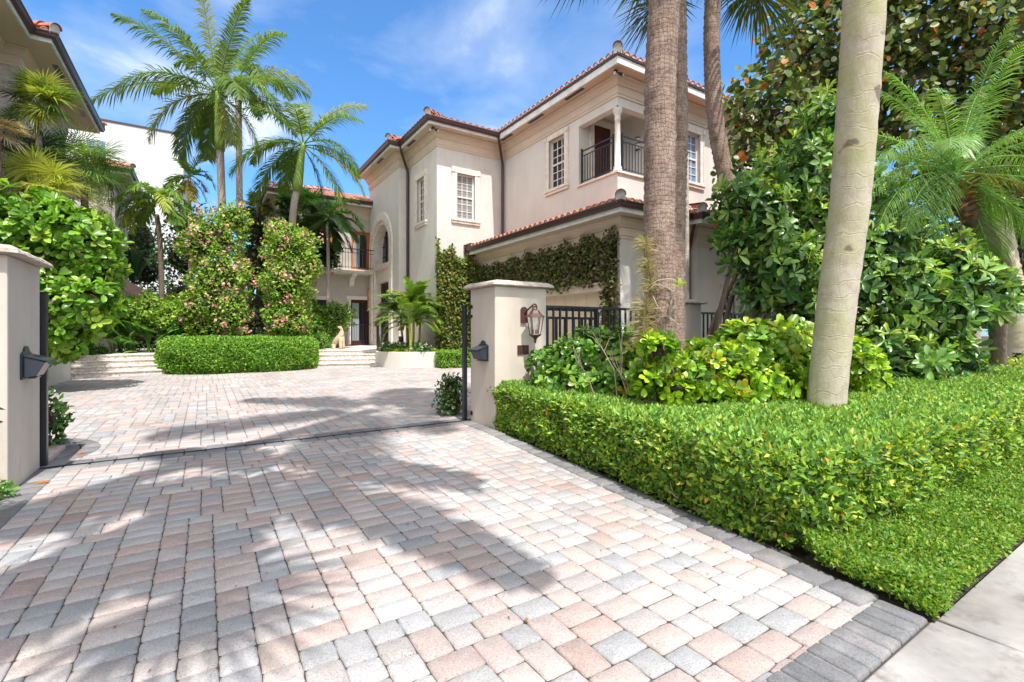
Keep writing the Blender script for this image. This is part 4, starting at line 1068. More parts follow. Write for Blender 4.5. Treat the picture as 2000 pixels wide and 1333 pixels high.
b = MB(); b.tube([S_(.05, -.05, .90), S_(.085, -.065, .86), S_(.10, -.07, .80)], [.012, .022, .006], 6); b.build('ear', 'sandstone', t)
b = MB(); b.tube([S_(.05, .035, .90), S_(.085, .05, .86), S_(.10, .055, .80)], [.012, .022, .006], 6); b.build('ear', 'sandstone', t)
# garden torch in the planter
p = at(783, 688, 15.7); p.z = .45
t = root('garden_lamp', p, 'weathered garden lamp on a post among the white flowers in the planter', 'lamp')
m = MB(); m.tube([p, p+UP*.34], [.03, .022], 8); m.build('post', 'sandstone', t)
m = MB(); m.lathe(p.x, p.y, [(.03, p.z+.34), (.075, p.z+.40), (.085, p.z+.52), (.05, p.z+.53)], 10); m.build('lamp_head', 'mailbox_metal', t)

# ------------------------------------------------------------------ neighbours
H2 = root('house', (-5, 14, 0), 'neighbouring house at the left edge with deep cream eaves and a brown gutter', 'house')
P2 = [(-4.15, 2.0), (-4.15, 16.1), (-3.78, 16.1), (-3.78, 20.8), (-12, 20.8)]
m = MB()
wallface(m, ((-4.15, 2.0), (0, 1), (1, 0)), 14.1, 0, ZS, [(8.0, 9.6, 4.6, 6.8), (12.0, 13.6, 3.6, 6.9), (8.0, 9.6, .4, 2.6)], .25)
m.quad((-4.15, 16.1, 0), (-3.78, 16.1, 0), (-3.78, 16.1, ZS), (-4.15, 16.1, ZS)); m.quad((-3.78, 16.1, 0), (-3.78, 20.8, 0), (-3.78, 20.8, ZS), (-3.78, 16.1, ZS)); m.quad((-3.78, 20.8, 0), (-12, 20.8, 0), (-12, 20.8, ZS), (-3.78, 20.8, ZS))
m.build('wall', 'cap_stone', H2)
F2 = ((-4.15, 2.0), (0, 1), (1, 0))
for a0, a1, z0, z1 in ((8.0, 9.6, 4.6, 6.8), (12.0, 13.6, 3.6, 6.9), (8.0, 9.6, .4, 2.6)): window(H2, F2, a0, a1, z0, z1, 4, 4, 'pane_dark', (.18, .18), dep=.2)
cornice(H2, P2, 7.5, ZS, .2, 'soffit'); eave(H2, P2, ZS, .72, .15)
vents(H2, [(-4.15+.52, -4.15+.64, 12.6, 13.5), (-3.78+.5, -3.78+.62, 16.6, 17.4), (-3.78+.5, -3.78+.62, 19.3, 20.1)], ZS)
M = T3(); E = off(P2, .82); roof_slope(M, E[0], E[1], 8.14, False, False, 3.0); roof_slope(M, E[1], E[2], 8.14, False, False, .5); roof_slope(M, E[2], E[3], 8.14, True, True, 3.0); roof_slope(M, E[3], E[4], 8.14, True, False, 3); hip_cap(M, E[2], (-1, 1), 8.14, 1.2); hip_cap(M, E[3], (-1, -1), 8.14, 2.5)
roof_build(M, H2)
H3 = root('house', (-5, 26, 0), 'grey walled neighbouring house with a low red tile roof, behind the fan palms', 'house')
P3 = [(-12, 24.5), (-3.0, 24.5), (-3.0, 28.3), (-9, 28.3)]
m = MB(); F3 = ((-3.0, 24.5), (0, 1), (1, 0))
wallface(m, ((-12, 24.5), (1, 0), (0, -1)), 9, 0, 7.3, []); wallface(m, F3, 3.8, 0, 7.3, [(1.9, 2.6, 4.4, 6.4)], .15)
m.build('wall', 'stucco_grey', H3); window(H3, F3, 1.9, 2.6, 4.4, 6.4, 2, 4, 'pane_dark', (.15, .15))
MB().box(-3.35, -3.12, 24.36, 24.5, 0, 7.3).build('pilaster', 'stucco_grey', H3)
cornice(H3, P3, 6.95, 7.3, .15, 'soffit'); eave(H3, P3, 7.3, .50, .15)
M = T3(); E = off(P3, .6); roof_slope(M, E[0], E[1], 7.49, False, True, 1.9, .3); roof_slope(M, E[1], E[2], 7.49, True, True, 1.9, .3); hip_cap(M, E[1], (-1, 1), 7.49, 1.8, .3)
roof_build(M, H3, 'terracotta_pale'); vents(H3, [(-2.9, -2.78, 25.2, 25.9)], 7.3)
a, b = at(226, 536, 18.5), at(303, 577, 16.8); dd = Vector((-.5, .85, 0))*1.2
m = MB(); th = Vector((0, 0, .16))
m.add([a, b, b+dd, a+dd, a-th, b-th, b+dd-th, a+dd-th], [(0,1,2,3),(7,6,5,4),(0,4,5,1),(1,5,6,2),(2,6,7,3),(3,7,4,0)])
aw = m.build('awning', 'gutter', H3)
m = MB(); th2 = Vector((0, 0, .24)); m.tube([a-th2-UP*.1, b-th2+UP*.02], .06, 6); m.build('awning_beam', 'soffit', aw)
H4 = root('apartment_block', (-12, 45, 0), 'tall plain white block with a dark parapet line, far behind the palms', 'apartment block')
m = MB(); m.box(-30, -1.4, 45, 60, 0, 16.3); m.build('wall', 'white_render', H4)
m = MB(); m.box(-30.05, -1.35, 44.95, 60.05, 16.3, 16.45); m.build('parapet', 'gutter', H4)
F4 = ((-30, 45), (1, 0), (0, -1))
for px, py in ((188, 292), (60, 292)):
    k = (px-1000)/FOC; d = 45/(-SA*k+CA); q = at(px, py, d)
    a0 = q.x+30; z = q.z
    m = MB(); m.fbox(F4, a0-.6, a0+.6, .0, .06, z-.75, z+.75); wn = m.build('window', 'white_paint', H4)
    m = MB()
    for i in (0, 1):
        for j in (0, 1): m.fbox(F4, a0-.5+i*.53, a0-.03+i*.53, .06, .07, z-.65+j*.67, z-.02+j*.67)
    m.build('pane', 'pane_blue', wn)
t = root('garden_wall', (15, 10, 0), 'white rendered garden wall glimpsed between the leaves of the shrubby tree', 'wall')
MB().box(12.6, 12.9, 5.0, 7.6, 0, 3.6).build('wall', 'white_render', t)
t = root('garden_wall', (20, 6, 0), 'pink rendered wall glimpsed between the trunks at the right edge', 'wall')
m = MB(); m.box(13.0, 24, 6.6, 6.9, 0, 2.1); m.build('wall', 'pink_render', t)
MB().box(14.3, 15.4, 6.55, 6.60, 0, 1.9).build('dark_gate', 'iron', t)
t = root('pale_pole', Vector((at(1343, 560, 8.6).x, at(1343, 560, 8.6).y, 0)), 'thin pale grey pole standing behind the two fibrous palm trunks', 'pole')
p = at(1343, 560, 8.6); p.z = 0; q = at(1341, 300, 8.6)
MB().tube([p, p.lerp(q, .5), q], [.045, .04, .036], 10).build('shaft', 'cap_stone', t)
# ================================================================== planting
def A3(p): return np.array([p.x, p.y, p.z])
def E_(px, py, d, rx, ry=None, rz=None):
    p = at(px, py, d); return (p.x, p.y, p.z, rx, ry or rx, rz or rx)
G_HEDGE = [(.16, .30, .03), (.21, .36, .035), (.10, .21, .025), (.30, .40, .05), (.36, .38, .05)]
G_DARK = [(.045, .10, .022), (.06, .13, .03), (.09, .17, .035), (.03, .07, .02)]
def q_pts(faces, n):
    """points on rectangles (corner, edge, edge, normal), by area"""
    ar = np.array([np.linalg.norm(np.cross(f[1], f[2])) for f in faces]); ii = NR.choice(len(faces), n, p=ar/ar.sum())
    C_ = np.array([f[0] for f in faces], float)[ii]; U_ = np.array([f[1] for f in faces], float)[ii]; V_ = np.array([f[2] for f in faces], float)[ii]; N_ = np.array([f[3] for f in faces], float)[ii]
    return C_ + U_*NR.random((n, 1)) + V_*NR.random((n, 1)), N_
def wob(P, a, s):
    return a*(np.sin(P[:, 0]*s+P[:, 2]*s*1.3)+np.sin(P[:, 1]*s*1.1+1.7+P[:, 0]*s*.6)+np.sin(P[:, 2]*s*1.7+.4-P[:, 1]*s*.7))/3

# ------------------------------------------------------------------ clipped hedge along drive and street
OUT = [(2.96, 5.0), (2.90, 4.80), (2.64, 2.5), (2.53, 1.6), (2.56, 1.34), (2.72, 1.21), (3.1, 1.16), (14.5, 1.02)]
INN = [(3.55, 5.0), (3.42, 4.4), (3.34, 3.0), (3.62, 2.55), (4.2, 2.35), (6.0, 2.45), (14.5, 3.1)]
HH = .50
t = root('clipped_hedge', (3.2, 2.0, 0), 'long low clipped hedge of small bright leaves along driveway and pavement', 'hedge')
def resample(poly, n):
    p = np.array(poly, float); d = np.concatenate([[0], np.cumsum(np.linalg.norm(np.diff(p, axis=0), axis=1))]); s = np.linspace(0, d[-1], n)
    return np.stack([np.interp(s, d, p[:, 0]), np.interp(s, d, p[:, 1])], 1), d[-1]
oo, Lo = resample(OUT, 400); ii_, Li = resample(INN, 400)
core = MB(); K = 80
o8, _ = resample(off([tuple(x) for x in OUT[::-1]][::-1], 0) , K); i8, _ = resample(INN, K)
cen = (o8+i8)/2
for k in range(K-1):
    a0, a1 = o8[k]+(i8[k]-o8[k])*.20, o8[k+1]+(i8[k+1]-o8[k+1])*.20; b0, b1 = i8[k]-(i8[k]-o8[k])*.08, i8[k+1]-(i8[k+1]-o8[k+1])*.08
    z = HH-.075
    core.quad((*a0, -.04), (*a1, -.04), (*a1, z), (*a0, z)); core.quad((*a0, z), (*a1, z), (*b1, z), (*b0, z)); core.quad((*b0, -.04), (*b0, z), (*b1, z), (*b1, -.04))
core.build('dark_backing', 'dark_backing', t)  # solid core added so the gaps between leaves look dark
def along(n, nearbias=True):
    s = NR.random(n); s = s**1.9 if nearbias else s
    return s
Lv = Leaves()
# outer face
n = 66000; s = NR.random(n)**1.65; f = s*399; k = f.astype(int).clip(0, 398); fr = (f-k)[:, None]
b = oo[k]*(1-fr)+oo[k+1]*fr; tg = unit(oo[k+1]-oo[k]); nr = np.stack([-tg[:, 1], tg[:, 0]], 1)*-1
inn = unit(ii_[k]-oo[k]); nr = np.where((np.sum(nr*inn, 1) > 0)[:, None], -nr, nr)
z = NR.random(n)*HH*.98; P = np.concatenate([b, z[:, None]], 1)
bulge = .035*np.sin(np.clip(z/HH, 0, 1)*2.0)-.03*np.clip((z-HH*.88)/(HH*.12), 0, 1)**2
dep = NR.random(n)**1.4*.15
P[:, :2] += nr*(bulge + wob(P, .05, 11) - dep)[:, None]
Nn = np.concatenate([nr, np.full((n, 1), .15)], 1)
FC = [(.19, .36, .04), (.28, .44, .045), (.44, .52, .06), (.11, .24, .035), (.06, .14, .024), (.46, .44, .07), (.52, .25, .03)]
dark = dep > .05
scatter(Lv, P, Nn, .047, .0225, FC, [4.5, 4.5, 2.4, 5, 4.5, .6, .12], 'el', 1.0, .5)
# top
n = 74000; s = NR.random(n)**1.65; f = s*399; k = f.astype(int).clip(0, 398); fr = (f-k)[:, None]
a = oo[k]*(1-fr)+oo[k+1]*fr; b = ii_[k]*(1-fr)+ii_[k+1]*fr; u = NR.random((n, 1))**.8
xy = a+(b-a)*u; P = np.concatenate([xy, np.zeros((n, 1))], 1)
edge = np.clip(1-np.linalg.norm(xy-a, axis=1)/.10, 0, 1)
P[:, 2] = HH + wob(P, .03, 7) - edge**2*.03 - NR.random(n)**2*.07
TC = [(.18, .35, .06), (.25, .43, .075), (.11, .25, .05), (.34, .50, .10), (.43, .50, .08), (.50, .34, .05)]
scatter(Lv, P, np.tile([0, 0, 1.], (n, 1)), .052, .0235, TC, [5, 5, 4, 2.5, 1.2, .12], 'el', 1.1, .7, face=.5)
Lv.build('foliage', 'leaf', t)
m = MB()
for q in range(420):
    s = RND.random()**1.6; k = int(s*398); x, y = oo[k]; dx, dy = ii_[k]-oo[k]; l = math.hypot(dx, dy); zz_ = RND.uniform(.05, HH-.06)
    p = Vector((x+dx/l*.02, y+dy/l*.02, zz_)); m.tube([p-Vector((dx/l, dy/l, 0))*-.08, p, p+Vector((RND.uniform(-.06, .06)-dx/l*.03, RND.uniform(-.06, .06)-dy/l*.03, RND.uniform(0, .09)))], [.004, .003, .0015], 4)
m.build('twig_stems', 'bare_stem', t)
# low ground cover in the street corner
GC = [(2.425, .69), (14.5, .69), (14.5, 1.12), (3.2, 1.24), (2.72, 1.27), (2.53, 1.24), (2.47, 1.15)]
m = MB(); m.add([(x, y, -.002) for x, y in GC], [tuple(range(len(GC)))]); 
o = m.build('ground_cover_soil', 'dark_backing'); struct(o, 'structure', 'dark soil under the low ground cover strip')
Lv = Leaves(); n = 100000
X_ = 2.40+NR.random(n)**1.8*9.5; Y_ = .69+NR.random(n)*.82
keep = np.array([inside(x, y, GC) for x, y in zip(X_, Y_)]); X_, Y_ = X_[keep], Y_[keep]
P = np.stack([X_, Y_, np.zeros(len(X_))], 1)
P[:, 2] = .01+(.085+wob(P, .03, 13))*np.clip((Y_-.64)/.12, .25, 1)*np.clip((X_-2.38)/.12, .25, 1)*(1-NR.random(len(X_))**2*.6)
P[:, 1] += wob(P, .012, 21)
scatter(Lv, P, np.tile([0, -.25, 1.], (len(P), 1)), .022, .0135, [(.13, .27, .03), (.19, .33, .04), (.07, .17, .02), (.28, .36, .04), (.36, .40, .10)], [5, 4, 3, 2, .6], 'el', 1.2, .4, face=.6)
o = Lv.build('ground_cover', 'leaf'); struct(o, 'stuff', 'low creeping ground cover between hedge and pavement')

# ------------------------------------------------------------------ leafy shrubs
def core_mesh(E, parent, k=.72, mat='dark_backing', name='dark_core'):
    m = MB()
    for (x, y, z, rx, ry, rz) in E:
        n = 10; vs = [(x, y, z-rz*k)]; rows = 5
        for r in range(1, rows):
            ph = -math.pi/2+math.pi*r/rows
            for c in range(n):
                a = 2*math.pi*c/n; j = RND.uniform(.82, 1.1)
                vs.append((x+math.cos(ph)*math.cos(a)*rx*k*j, y+math.cos(ph)*math.sin(a)*ry*k*j, z+math.sin(ph)*rz*k*j))
        vs.append((x, y, z+rz*k)); fs = [(0, 1+(c+1) % n, 1+c) for c in range(n)]
        for r in range(rows-2): fs += [(1+r*n+c, 1+r*n+(c+1) % n, 1+(r+1)*n+(c+1) % n, 1+(r+1)*n+c) for c in range(n)]
        L_ = len(vs)-1; fs += [(L_, 1+(rows-2)*n+c, 1+(rows-2)*n+(c+1) % n) for c in range(n)]
        m.add(vs, fs)
    return m.build(name, mat, parent)  # solid blobs, coloured dark in place of shade behind the leaves
def limbs(E, base, parent, r=.03, mat='bark_branch', per=1, name='stems', tip=.5):
    m = MB(); b = Vector(base)
    for (x, y, z, rx, ry, rz) in E:
        for q in range(per):
            c = Vector((x+RND.uniform(-.5, .5)*rx, y+RND.uniform(-.5, .5)*ry, z+RND.uniform(-.3, .7)*rz))
            st = b+Vector((RND.uniform(-.1, .1), RND.uniform(-.1, .1), 0))
            md = st.lerp(c, .5)+Vector((RND.uniform(-.15, .15), RND.uniform(-.15, .15), RND.uniform(-.05, .2)))
            m.tube([st, st.lerp(md, .5)+Vector((RND.uniform(-.06, .06), RND.uniform(-.06, .06), 0)), md, md.lerp(c, .6), c], [r, r*.85, r*.65, r*.45, r*.15], 7, jig=.06)
    return m.build(name, mat, parent, smooth=True)
def shrub(name, label, cat, E, n, mode, L, W, cols, wts=None, mat='leaf', k=6, kind='el', core=.68, depth=.4, group=None, base=None, bottom=None, lump=.14, coremat='dark_backing', up=.5, ang=(50, 85), stems=True, cut=.78, face=.9):
    E = list(E); xs = np.array(E); b = base or (xs[:, 0].mean(), xs[:, 1].mean(), 0)
    t = root(name, b, label, cat, group)
    if core: core_mesh(E, t, core, coremat)
    if stems: limbs(E, b, t, .022+.008*len(E)**.5)
    P, Nn = blobs(E, n, depth, lump, cut, bottom)
    Lv = Leaves()
    if mode == 'whorl': whorls(Lv, P, Nn, k, L, W, cols, wts, kind, ang, up)
    else: scatter(Lv, P, Nn, L, W, cols, wts, kind, face=face)
    return t, Lv
CLU = [(.17, .35, .035), (.23, .43, .04), (.12, .26, .03), (.34, .50, .06), (.07, .16, .022)]
# broad leaved bush at the left pillar
Eb = [E_(55, 455, 9.0, .75), E_(140, 470, 9.2, .62), E_(175, 500, 9.3, .48), E_(160, 590, 9.1, .55), E_(120, 640, 9.0, .52), E_(60, 560, 9.0, .84), E_(20, 650, 8.8, .72), E_(-60, 500, 9.2, .95), E_(150, 540, 9.5, .6)]
t, Lv = shrub('broadleaf_bush', 'tall bright bush of big round leaves hanging over the left gate pillar', 'bush', Eb, 3000, 'whorl', .19, .096, CLU, [4, 4, 3, 2, 1.5], 'leaf_gloss', 6, 'ob', .45, .34, base=(-3.0, 10.6, 0), ang=(45, 80), up=.35)
Lv.build('foliage', 'leaf_gloss', t)
# bushes behind the right hedge
Ec = [E_(1095, 720, 5.6, .36, .3, .30), E_(1160, 700, 5.5, .36, .34, .33), E_(1225, 705, 5.3, .32, .3, .33), E_(1130, 760, 5.2, .38, .36, .24), E_(1200, 765, 5.0, .32, .3, .24)]
t, Lv = shrub('rounded_bush', 'dense dark green round leaved bush right beside the lantern pillar', 'bush', Ec, 1150, 'whorl', .085, .055, [(.10, .24, .03), (.15, .32, .04), (.06, .14, .02), (.24, .38, .05), (.40, .40, .03)], [4, 3, 4, 2, .35], 'leaf_gloss', 6, 'ob', .6, .45, base=(3.75, 4.3, 0))
Lv.build('foliage', 'leaf_gloss', t)
YL = [(.24, .42, .03), (.33, .50, .03), (.15, .30, .03), (.46, .56, .045), (.09, .19, .02), (.55, .42, .03)]
Ed = [E_(1385, 715, 4.6, .30, .3, .26), E_(1450, 690, 4.7, .30, .3, .27), E_(1520, 680, 4.8, .30, .3, .26), E_(1350, 745, 4.4, .22, .2, .2), E_(1560, 720, 4.7, .24), E_(1430, 755, 4.4, .26, .25, .18), E_(1510, 750, 4.5, .25, .25, .2), E_(1285, 690, 4.2, .13, .13, .16), E_(1265, 745, 4.25, .15, .13, .13), E_(1325, 765, 4.2, .15, .13, .12)]
t, Lv = shrub('rounded_bush', 'bright yellow green round leaved bush between the palm trunks', 'bush', Ed, 1250, 'whorl', .088, .054, YL, [4, 4, 3, 2, 2, .3], 'leaf_gloss', 6, 'ob', .42, .5, base=(3.95, 3.1, 0), up=.3)
Lv.build('foliage', 'leaf_gloss', t)
m = MB()
for px, py, px2, py2 in ((1205, 775, 1170, 640), (1225, 770, 1210, 660), (1240, 775, 1190, 690), (1290, 790, 1270, 690), (1320, 800, 1310, 720), (1360, 795, 1420, 735), (1160, 770, 1120, 680), (1250, 780, 1300, 700)):
    a = at(px, py, 4.6); b = at(px2, py2, 4.35); 
    k1 = a.lerp(b, .35)+Vector((RND.uniform(-.05, .05), RND.uniform(-.05, .05), .03)); k2 = a.lerp(b, .7)+Vector((RND.uniform(-.06, .06), RND.uniform(-.05, .05), .03))
    m.tube([a, k1, k2, b], [.006, .005, .0035, .0015], 5)
    for q in range(3):
        e = k2+Vector((RND.uniform(-.16, .16), RND.uniform(-.1, .1), RND.uniform(.04, .2))); m.tube([k1.lerp(k2, RND.random()), k2.lerp(e, .6)+Vector((0, 0, .02)), e], [.0032, .0024, .001], 4)
m.build('bare_stems', 'bare_stem', t)
t, Lv = shrub('rounded_bush', 'small yellow green bush tucked right behind the smooth leaning trunk', 'bush', [E_(1670, 710, 5.0, .24, .2, .24), E_(1690, 735, 5.1, .24, .2, .18)], 190, 'whorl', .085, .052, YL, [4, 4, 3, 2, 2, .3], 'leaf_gloss', 6, 'ob', .4, .5)
Lv.build('foliage', 'leaf_gloss', t)

# shrubby tree with whorled glossy leaves
SC = [(.055, .14, .04), (.095, .22, .058), (.155, .31, .08), (.25, .42, .11), (.36, .52, .13)]
Es = [E_(1492, 440, 7.2, .58), E_(1555, 350, 7.3, .62), E_(1615, 240, 7.4, .42), E_(1525, 535, 7.0, .52), E_(1462, 395, 7.0, .38), E_(1600, 440, 7.4, .7), E_(1440, 480, 6.9, .28), E_(1585, 590, 7.2, .40),
      E_(1730, 490, 6.9, .55), E_(1840, 540, 6.9, .50), E_(1900, 580, 6.9, .40), E_(1760, 590, 6.7, .55), E_(1840, 610, 6.8, .45), E_(1700, 560, 6.9, .5), E_(1690, 400, 7.4, .5), E_(1478, 580, 7.1, .24), E_(1640, 500, 7.6, .6), E_(1715, 670, 6.5, .34), E_(1800, 705, 6.3, .30), E_(1935, 590, 6.9, .34), E_(1850, 690, 6.6, .28)]
t, Lv = shrub('umbrella_tree', 'large shrubby tree of glossy whorled leaves behind the smooth leaning trunk', 'tree', Es, 1450, 'whorl', .195, .074, SC, [2, 4, 4, 3, 1.4], 'leaf_gloss', 6, 'ob', .0, .6, lump=.24, base=(6.6, 4.6, 0), up=.25, ang=(55, 100), stems=False)
P, Nn = blobs(Es, 1500, .12, .22, .9)
sel = Nn[:, 2] > .12
whorls(Lv, P[sel], Nn[sel], 5, .13, .045, [(.28, .44, .07), (.20, .36, .06), (.38, .50, .09)], None, 'ob', (35, 75), .8)
Lv.build('crown', 'leaf_gloss', t)
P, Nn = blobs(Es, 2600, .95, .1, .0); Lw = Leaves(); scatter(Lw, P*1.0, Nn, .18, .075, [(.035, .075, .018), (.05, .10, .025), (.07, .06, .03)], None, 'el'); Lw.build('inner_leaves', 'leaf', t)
m = MB(); bse = Vector((6.6, 4.6, -.05))
for (x, y, z, rx, ry, rz) in Es:
    c = Vector((x, y, z)); md = bse.lerp(c, .45)+Vector((RND.uniform(-.25, .25), RND.uniform(-.25, .25), .15)); st = bse+Vector((RND.uniform(-.22, .22), RND.uniform(-.22, .22), 0))
    m.tube([st, st.lerp(md, .5)+Vector((RND.uniform(-.1, .1), RND.uniform(-.1, .1), 0)), md, md.lerp(c, .6)+Vector((0, 0, .05)), c], [.055, .045, .036, .022, .008], 7, jig=.08)
m.build('trunk', 'bark_branch', t, smooth=True)

# sea grape: round leaves, bronze and red among green
SG = [(.09, .15, .04), (.15, .22, .055), (.24, .29, .10), (.38, .41, .22), (.055, .09, .03), (.40, .20, .06), (.48, .12, .025), (.38, .36, .06)]
Eg = [E_(1475, 330, 10.2, .75), E_(1500, 210, 10.4, .95), E_(1575, 90, 10.6, 1.0), E_(1560, 260, 10.8, 1.1), E_(1680, 60, 10.6, 1.25), E_(1800, 40, 10.4, 1.2), E_(1930, 60, 10.0, 1.2), E_(1760, 190, 10.8, 1.2), E_(1900, 190, 10.6, 1.1), E_(2010, 150, 10.2, 1.2), E_(1660, 220, 11.0, 1.2), E_(1620, -60, 10.6, 1.1), E_(1780, -90, 10.6, 1.3), E_(2010, 300, 10.8, 1.0), E_(1850, 330, 11.2, .9), E_(1950, -80, 10.4, 1.3), E_(1450, 430, 10.6, .65), E_(1560, 400, 11.0, .9)]
t, Lv = shrub('sea_grape_tree', 'big tree of round green and rusty leaves at the upper right', 'tree', Eg, 20000, 'scatter', .135, .135, SG, [4, 4, 3.4, 2, 4, .5, .35, .7], 'leaf', 1, 'rd', 0, .55, base=(11.8, 6.4, 0), stems=False, lump=.17, cut=.7)
Lv.build('crown', 'leaf', t)
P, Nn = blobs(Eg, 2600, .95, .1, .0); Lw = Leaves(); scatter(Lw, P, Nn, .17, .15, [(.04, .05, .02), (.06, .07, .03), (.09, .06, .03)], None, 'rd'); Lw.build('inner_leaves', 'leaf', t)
m = MB(); bse = Vector((11.8, 6.4, -.05)); fork = bse+Vector((-.5, -.5, 2.6))
m.tube([bse, bse.lerp(fork, .5)+Vector((.12, .1, 0)), fork], [.24, .19, .16], 10, jig=.1)
for (x, y, z, rx, ry, rz) in Eg:
    c = Vector((x, y, z)); md = fork.lerp(c, .5)+Vector((RND.uniform(-.4, .4), RND.uniform(-.4, .4), RND.uniform(-.2, .3)))
    m.tube([fork, fork.lerp(md, .5)+Vector((RND.uniform(-.15, .15), RND.uniform(-.15, .15), .1)), md, md.lerp(c, .6), c], [.11, .085, .06, .04, .012], 7, jig=.1)
    for q in range(4):
        e = c+Vector(sphere(1)[0])*rx*.85; m.tube([md.lerp(c, .5), c.lerp(e, .4)+Vector((0, 0, .1)), e], [.03, .02, .006], 5)
m.build('trunk', 'bark_branch', t, smooth=True)

# ------------------------------------------------------------------ flowering shrubs, mounds and hedges by the terrace
BG = [(.20, .38, .05), (.32, .48, .06), (.11, .24, .035), (.46, .52, .12), (.05, .12, .02)]
PK = [(.75, .36, .40), (.82, .48, .50), (.80, .56, .50), (.66, .28, .34)]
def flowering(label, E, n, nf, base, L=.10, wts=(4, 4, 3, 2, 2), cat='bush', name='flowering_bush', core=.62, group=None):
    t, Lv = shrub(name, label, cat, E, n, 'scatter', L, L*.62, BG, wts, 'leaf', 1, 'el', core, .45, base=base, lump=.15, group=group, face=.7)
    Lv.build('foliage', 'leaf', t)
    P, Nn = blobs(E, max(10, nf//9), .10, .2, .9); Lf = Leaves()
    c = P[:, None, :]+NR.normal(size=(len(P), 9, 3))*.07; c = c.reshape(-1, 3); nn = np.repeat(Nn, 9, axis=0)
    scatter(Lf, c, nn, +.085, .08, PK, None, 'di', 1.5); Lf.build('blossoms', 'petal', t)
    return t
E1 = [E_(418, 470, 14.6, .84, .75, .85), E_(430, 545, 14.4, .84, .75, .85), E_(405, 590, 14.2, .62, .7, .65), E_(442, 610, 14.4, .62, .7, .7), E_(455, 430, 14.8, .5), E_(385, 480, 14.5, .5), E_(410, 640, 14.4, .6, .6, .5)]
flowering('tall pink flowering bush left of the two behind the rounded hedge', E1, 12500, 1500, (.2, 17.3, .4))
E2_ = [E_(567, 485, 15.0, .76, .7, .74), E_(562, 550, 14.8, .82, .7, .78), E_(560, 620, 14.8, .66, .7, .65), E_(595, 520, 15.1, .5), E_(545, 455, 15.2, .4), E_(565, 645, 15.0, .6, .6, .5)]
flowering('tall pink flowering bush beside the leaning palm trunk, nearer the entrance', E2_, 12000, 1500, (2.0, 17.2, .4))
E3 = [E_(235, 618, 14.6, .75, .7, .55), E_(300, 612, 14.6, .8, .7, .6), E_(360, 622, 14.6, .8, .7, .55), E_(205, 628, 14.5, .5, .5, .5)]
flowering('spreading flowering hedge with a few pink blooms below the brown awning', E3, 13000, 160, (-2.2, 19.0, .4), cat='hedge', name='flowering_hedge')
E4 = [E_(605, 640, 17.8, .75, .7, .7), E_(655, 620, 18.0, .70, .6, .5), E_(630, 640, 17.9, .55), E_(590, 610, 17.9, .6)]
t, Lv = shrub('leafy_bush', 'dense rounded green bush beside the stone dog', 'bush', E4, 7500, 'scatter', .11, .07, [(.13, .27, .035), (.19, .35, .045), (.07, .15, .025), (.28, .40, .07)], [4, 3, 3, 1.4], 'leaf', 1, 'el', .66, .42, base=(4.2, 18.8, .5), lump=.18)
Lv.build('foliage', 'leaf', t)
t, Lv = shrub('leafy_bush', 'low small leaved plant at the foot of the stone dog', 'bush', [E_(625, 668, 16.6, .34, .34, .3)], 500, 'scatter', .08, .05, [(.12, .30, .05), (.2, .4, .06)], None, 'leaf', 1, 'el', .6, .4)
Lv.build('foliage', 'leaf', t)
# rounded clipped hedge
HCX, HCY, HRX, HRY, HZ = .98, 17.15, 2.12, 2.2, .97
t = root('rounded_hedge', (HCX, HCY, 0), 'thick rounded clipped hedge between the two flights of stone steps', 'hedge')
def superel(a, ex=3.0): ca, sa = np.cos(a), np.sin(a); q = (np.abs(ca)**ex+np.abs(sa)**ex)**(-1/ex); return ca*q, sa*q
m = MB(); pl = [superel(np.array([2*math.pi*k/48]))[0:2] for k in range(48)]
m.prism([(HCX+float(x[0])*(HRX-.24), HCY+float(y[0])*(HRY-.24)) for x, y in pl], -.04, HZ-.16); m.build('dark_backing', 'dark_backing', t)  # solid core, its dark colour stands for shade inside the hedge
Lv = Leaves(); n = 52000; a = NR.random(n)*2*np.pi; cx_, cy_ = superel(a); z = NR.random(n)*HZ
rnd_ = .26*np.clip((z-HZ*.60)/(HZ*.40), 0, 1)**2.2+.07*np.clip(1-z/.2, 0, 1)
dp = NR.random(n)**2*.10
P = np.stack([HCX+cx_*(HRX-rnd_-dp), HCY+cy_*(HRY-rnd_-dp), z], 1); P[:, :2] += (unit(P[:, :2]-np.array([HCX, HCY]))*wob(P, .05, 5)[:, None])
front = P[:, 1] < HCY+.6; P = P[front]
nn = np.concatenate([unit(P[:, :2]-np.array([HCX, HCY])), np.full((len(P), 1), .25)], 1)
HC = [(.16, .36, .04), (.24, .46, .05), (.08, .22, .03), (.38, .55, .08), (.04, .11, .02)]
scatter(Lv, P, nn, .062, .036, HC, [4, 4, 3, 2, 1.5], 'el')
n = 16000; a = NR.random(n)*2*np.pi; r = np.sqrt(NR.random(n)); cx_, cy_ = superel(a)
P = np.stack([HCX+cx_*HRX*r, HCY+cy_*HRY*r, np.full(n, HZ)], 1); P[:, 2] += wob(P, .04, 5)-.20*np.clip((r-.80)/.20, 0, 1)**2-NR.random(n)**2*.06
P = P[(P[:, 1] < HCY+1.2)]
scatter(Lv, P, np.tile([0, 0, 1.], (len(P), 1)), .062, .036, HC, [4, 4, 3, 3, 1], 'el', face=.6); Lv.build('foliage', 'leaf', t)
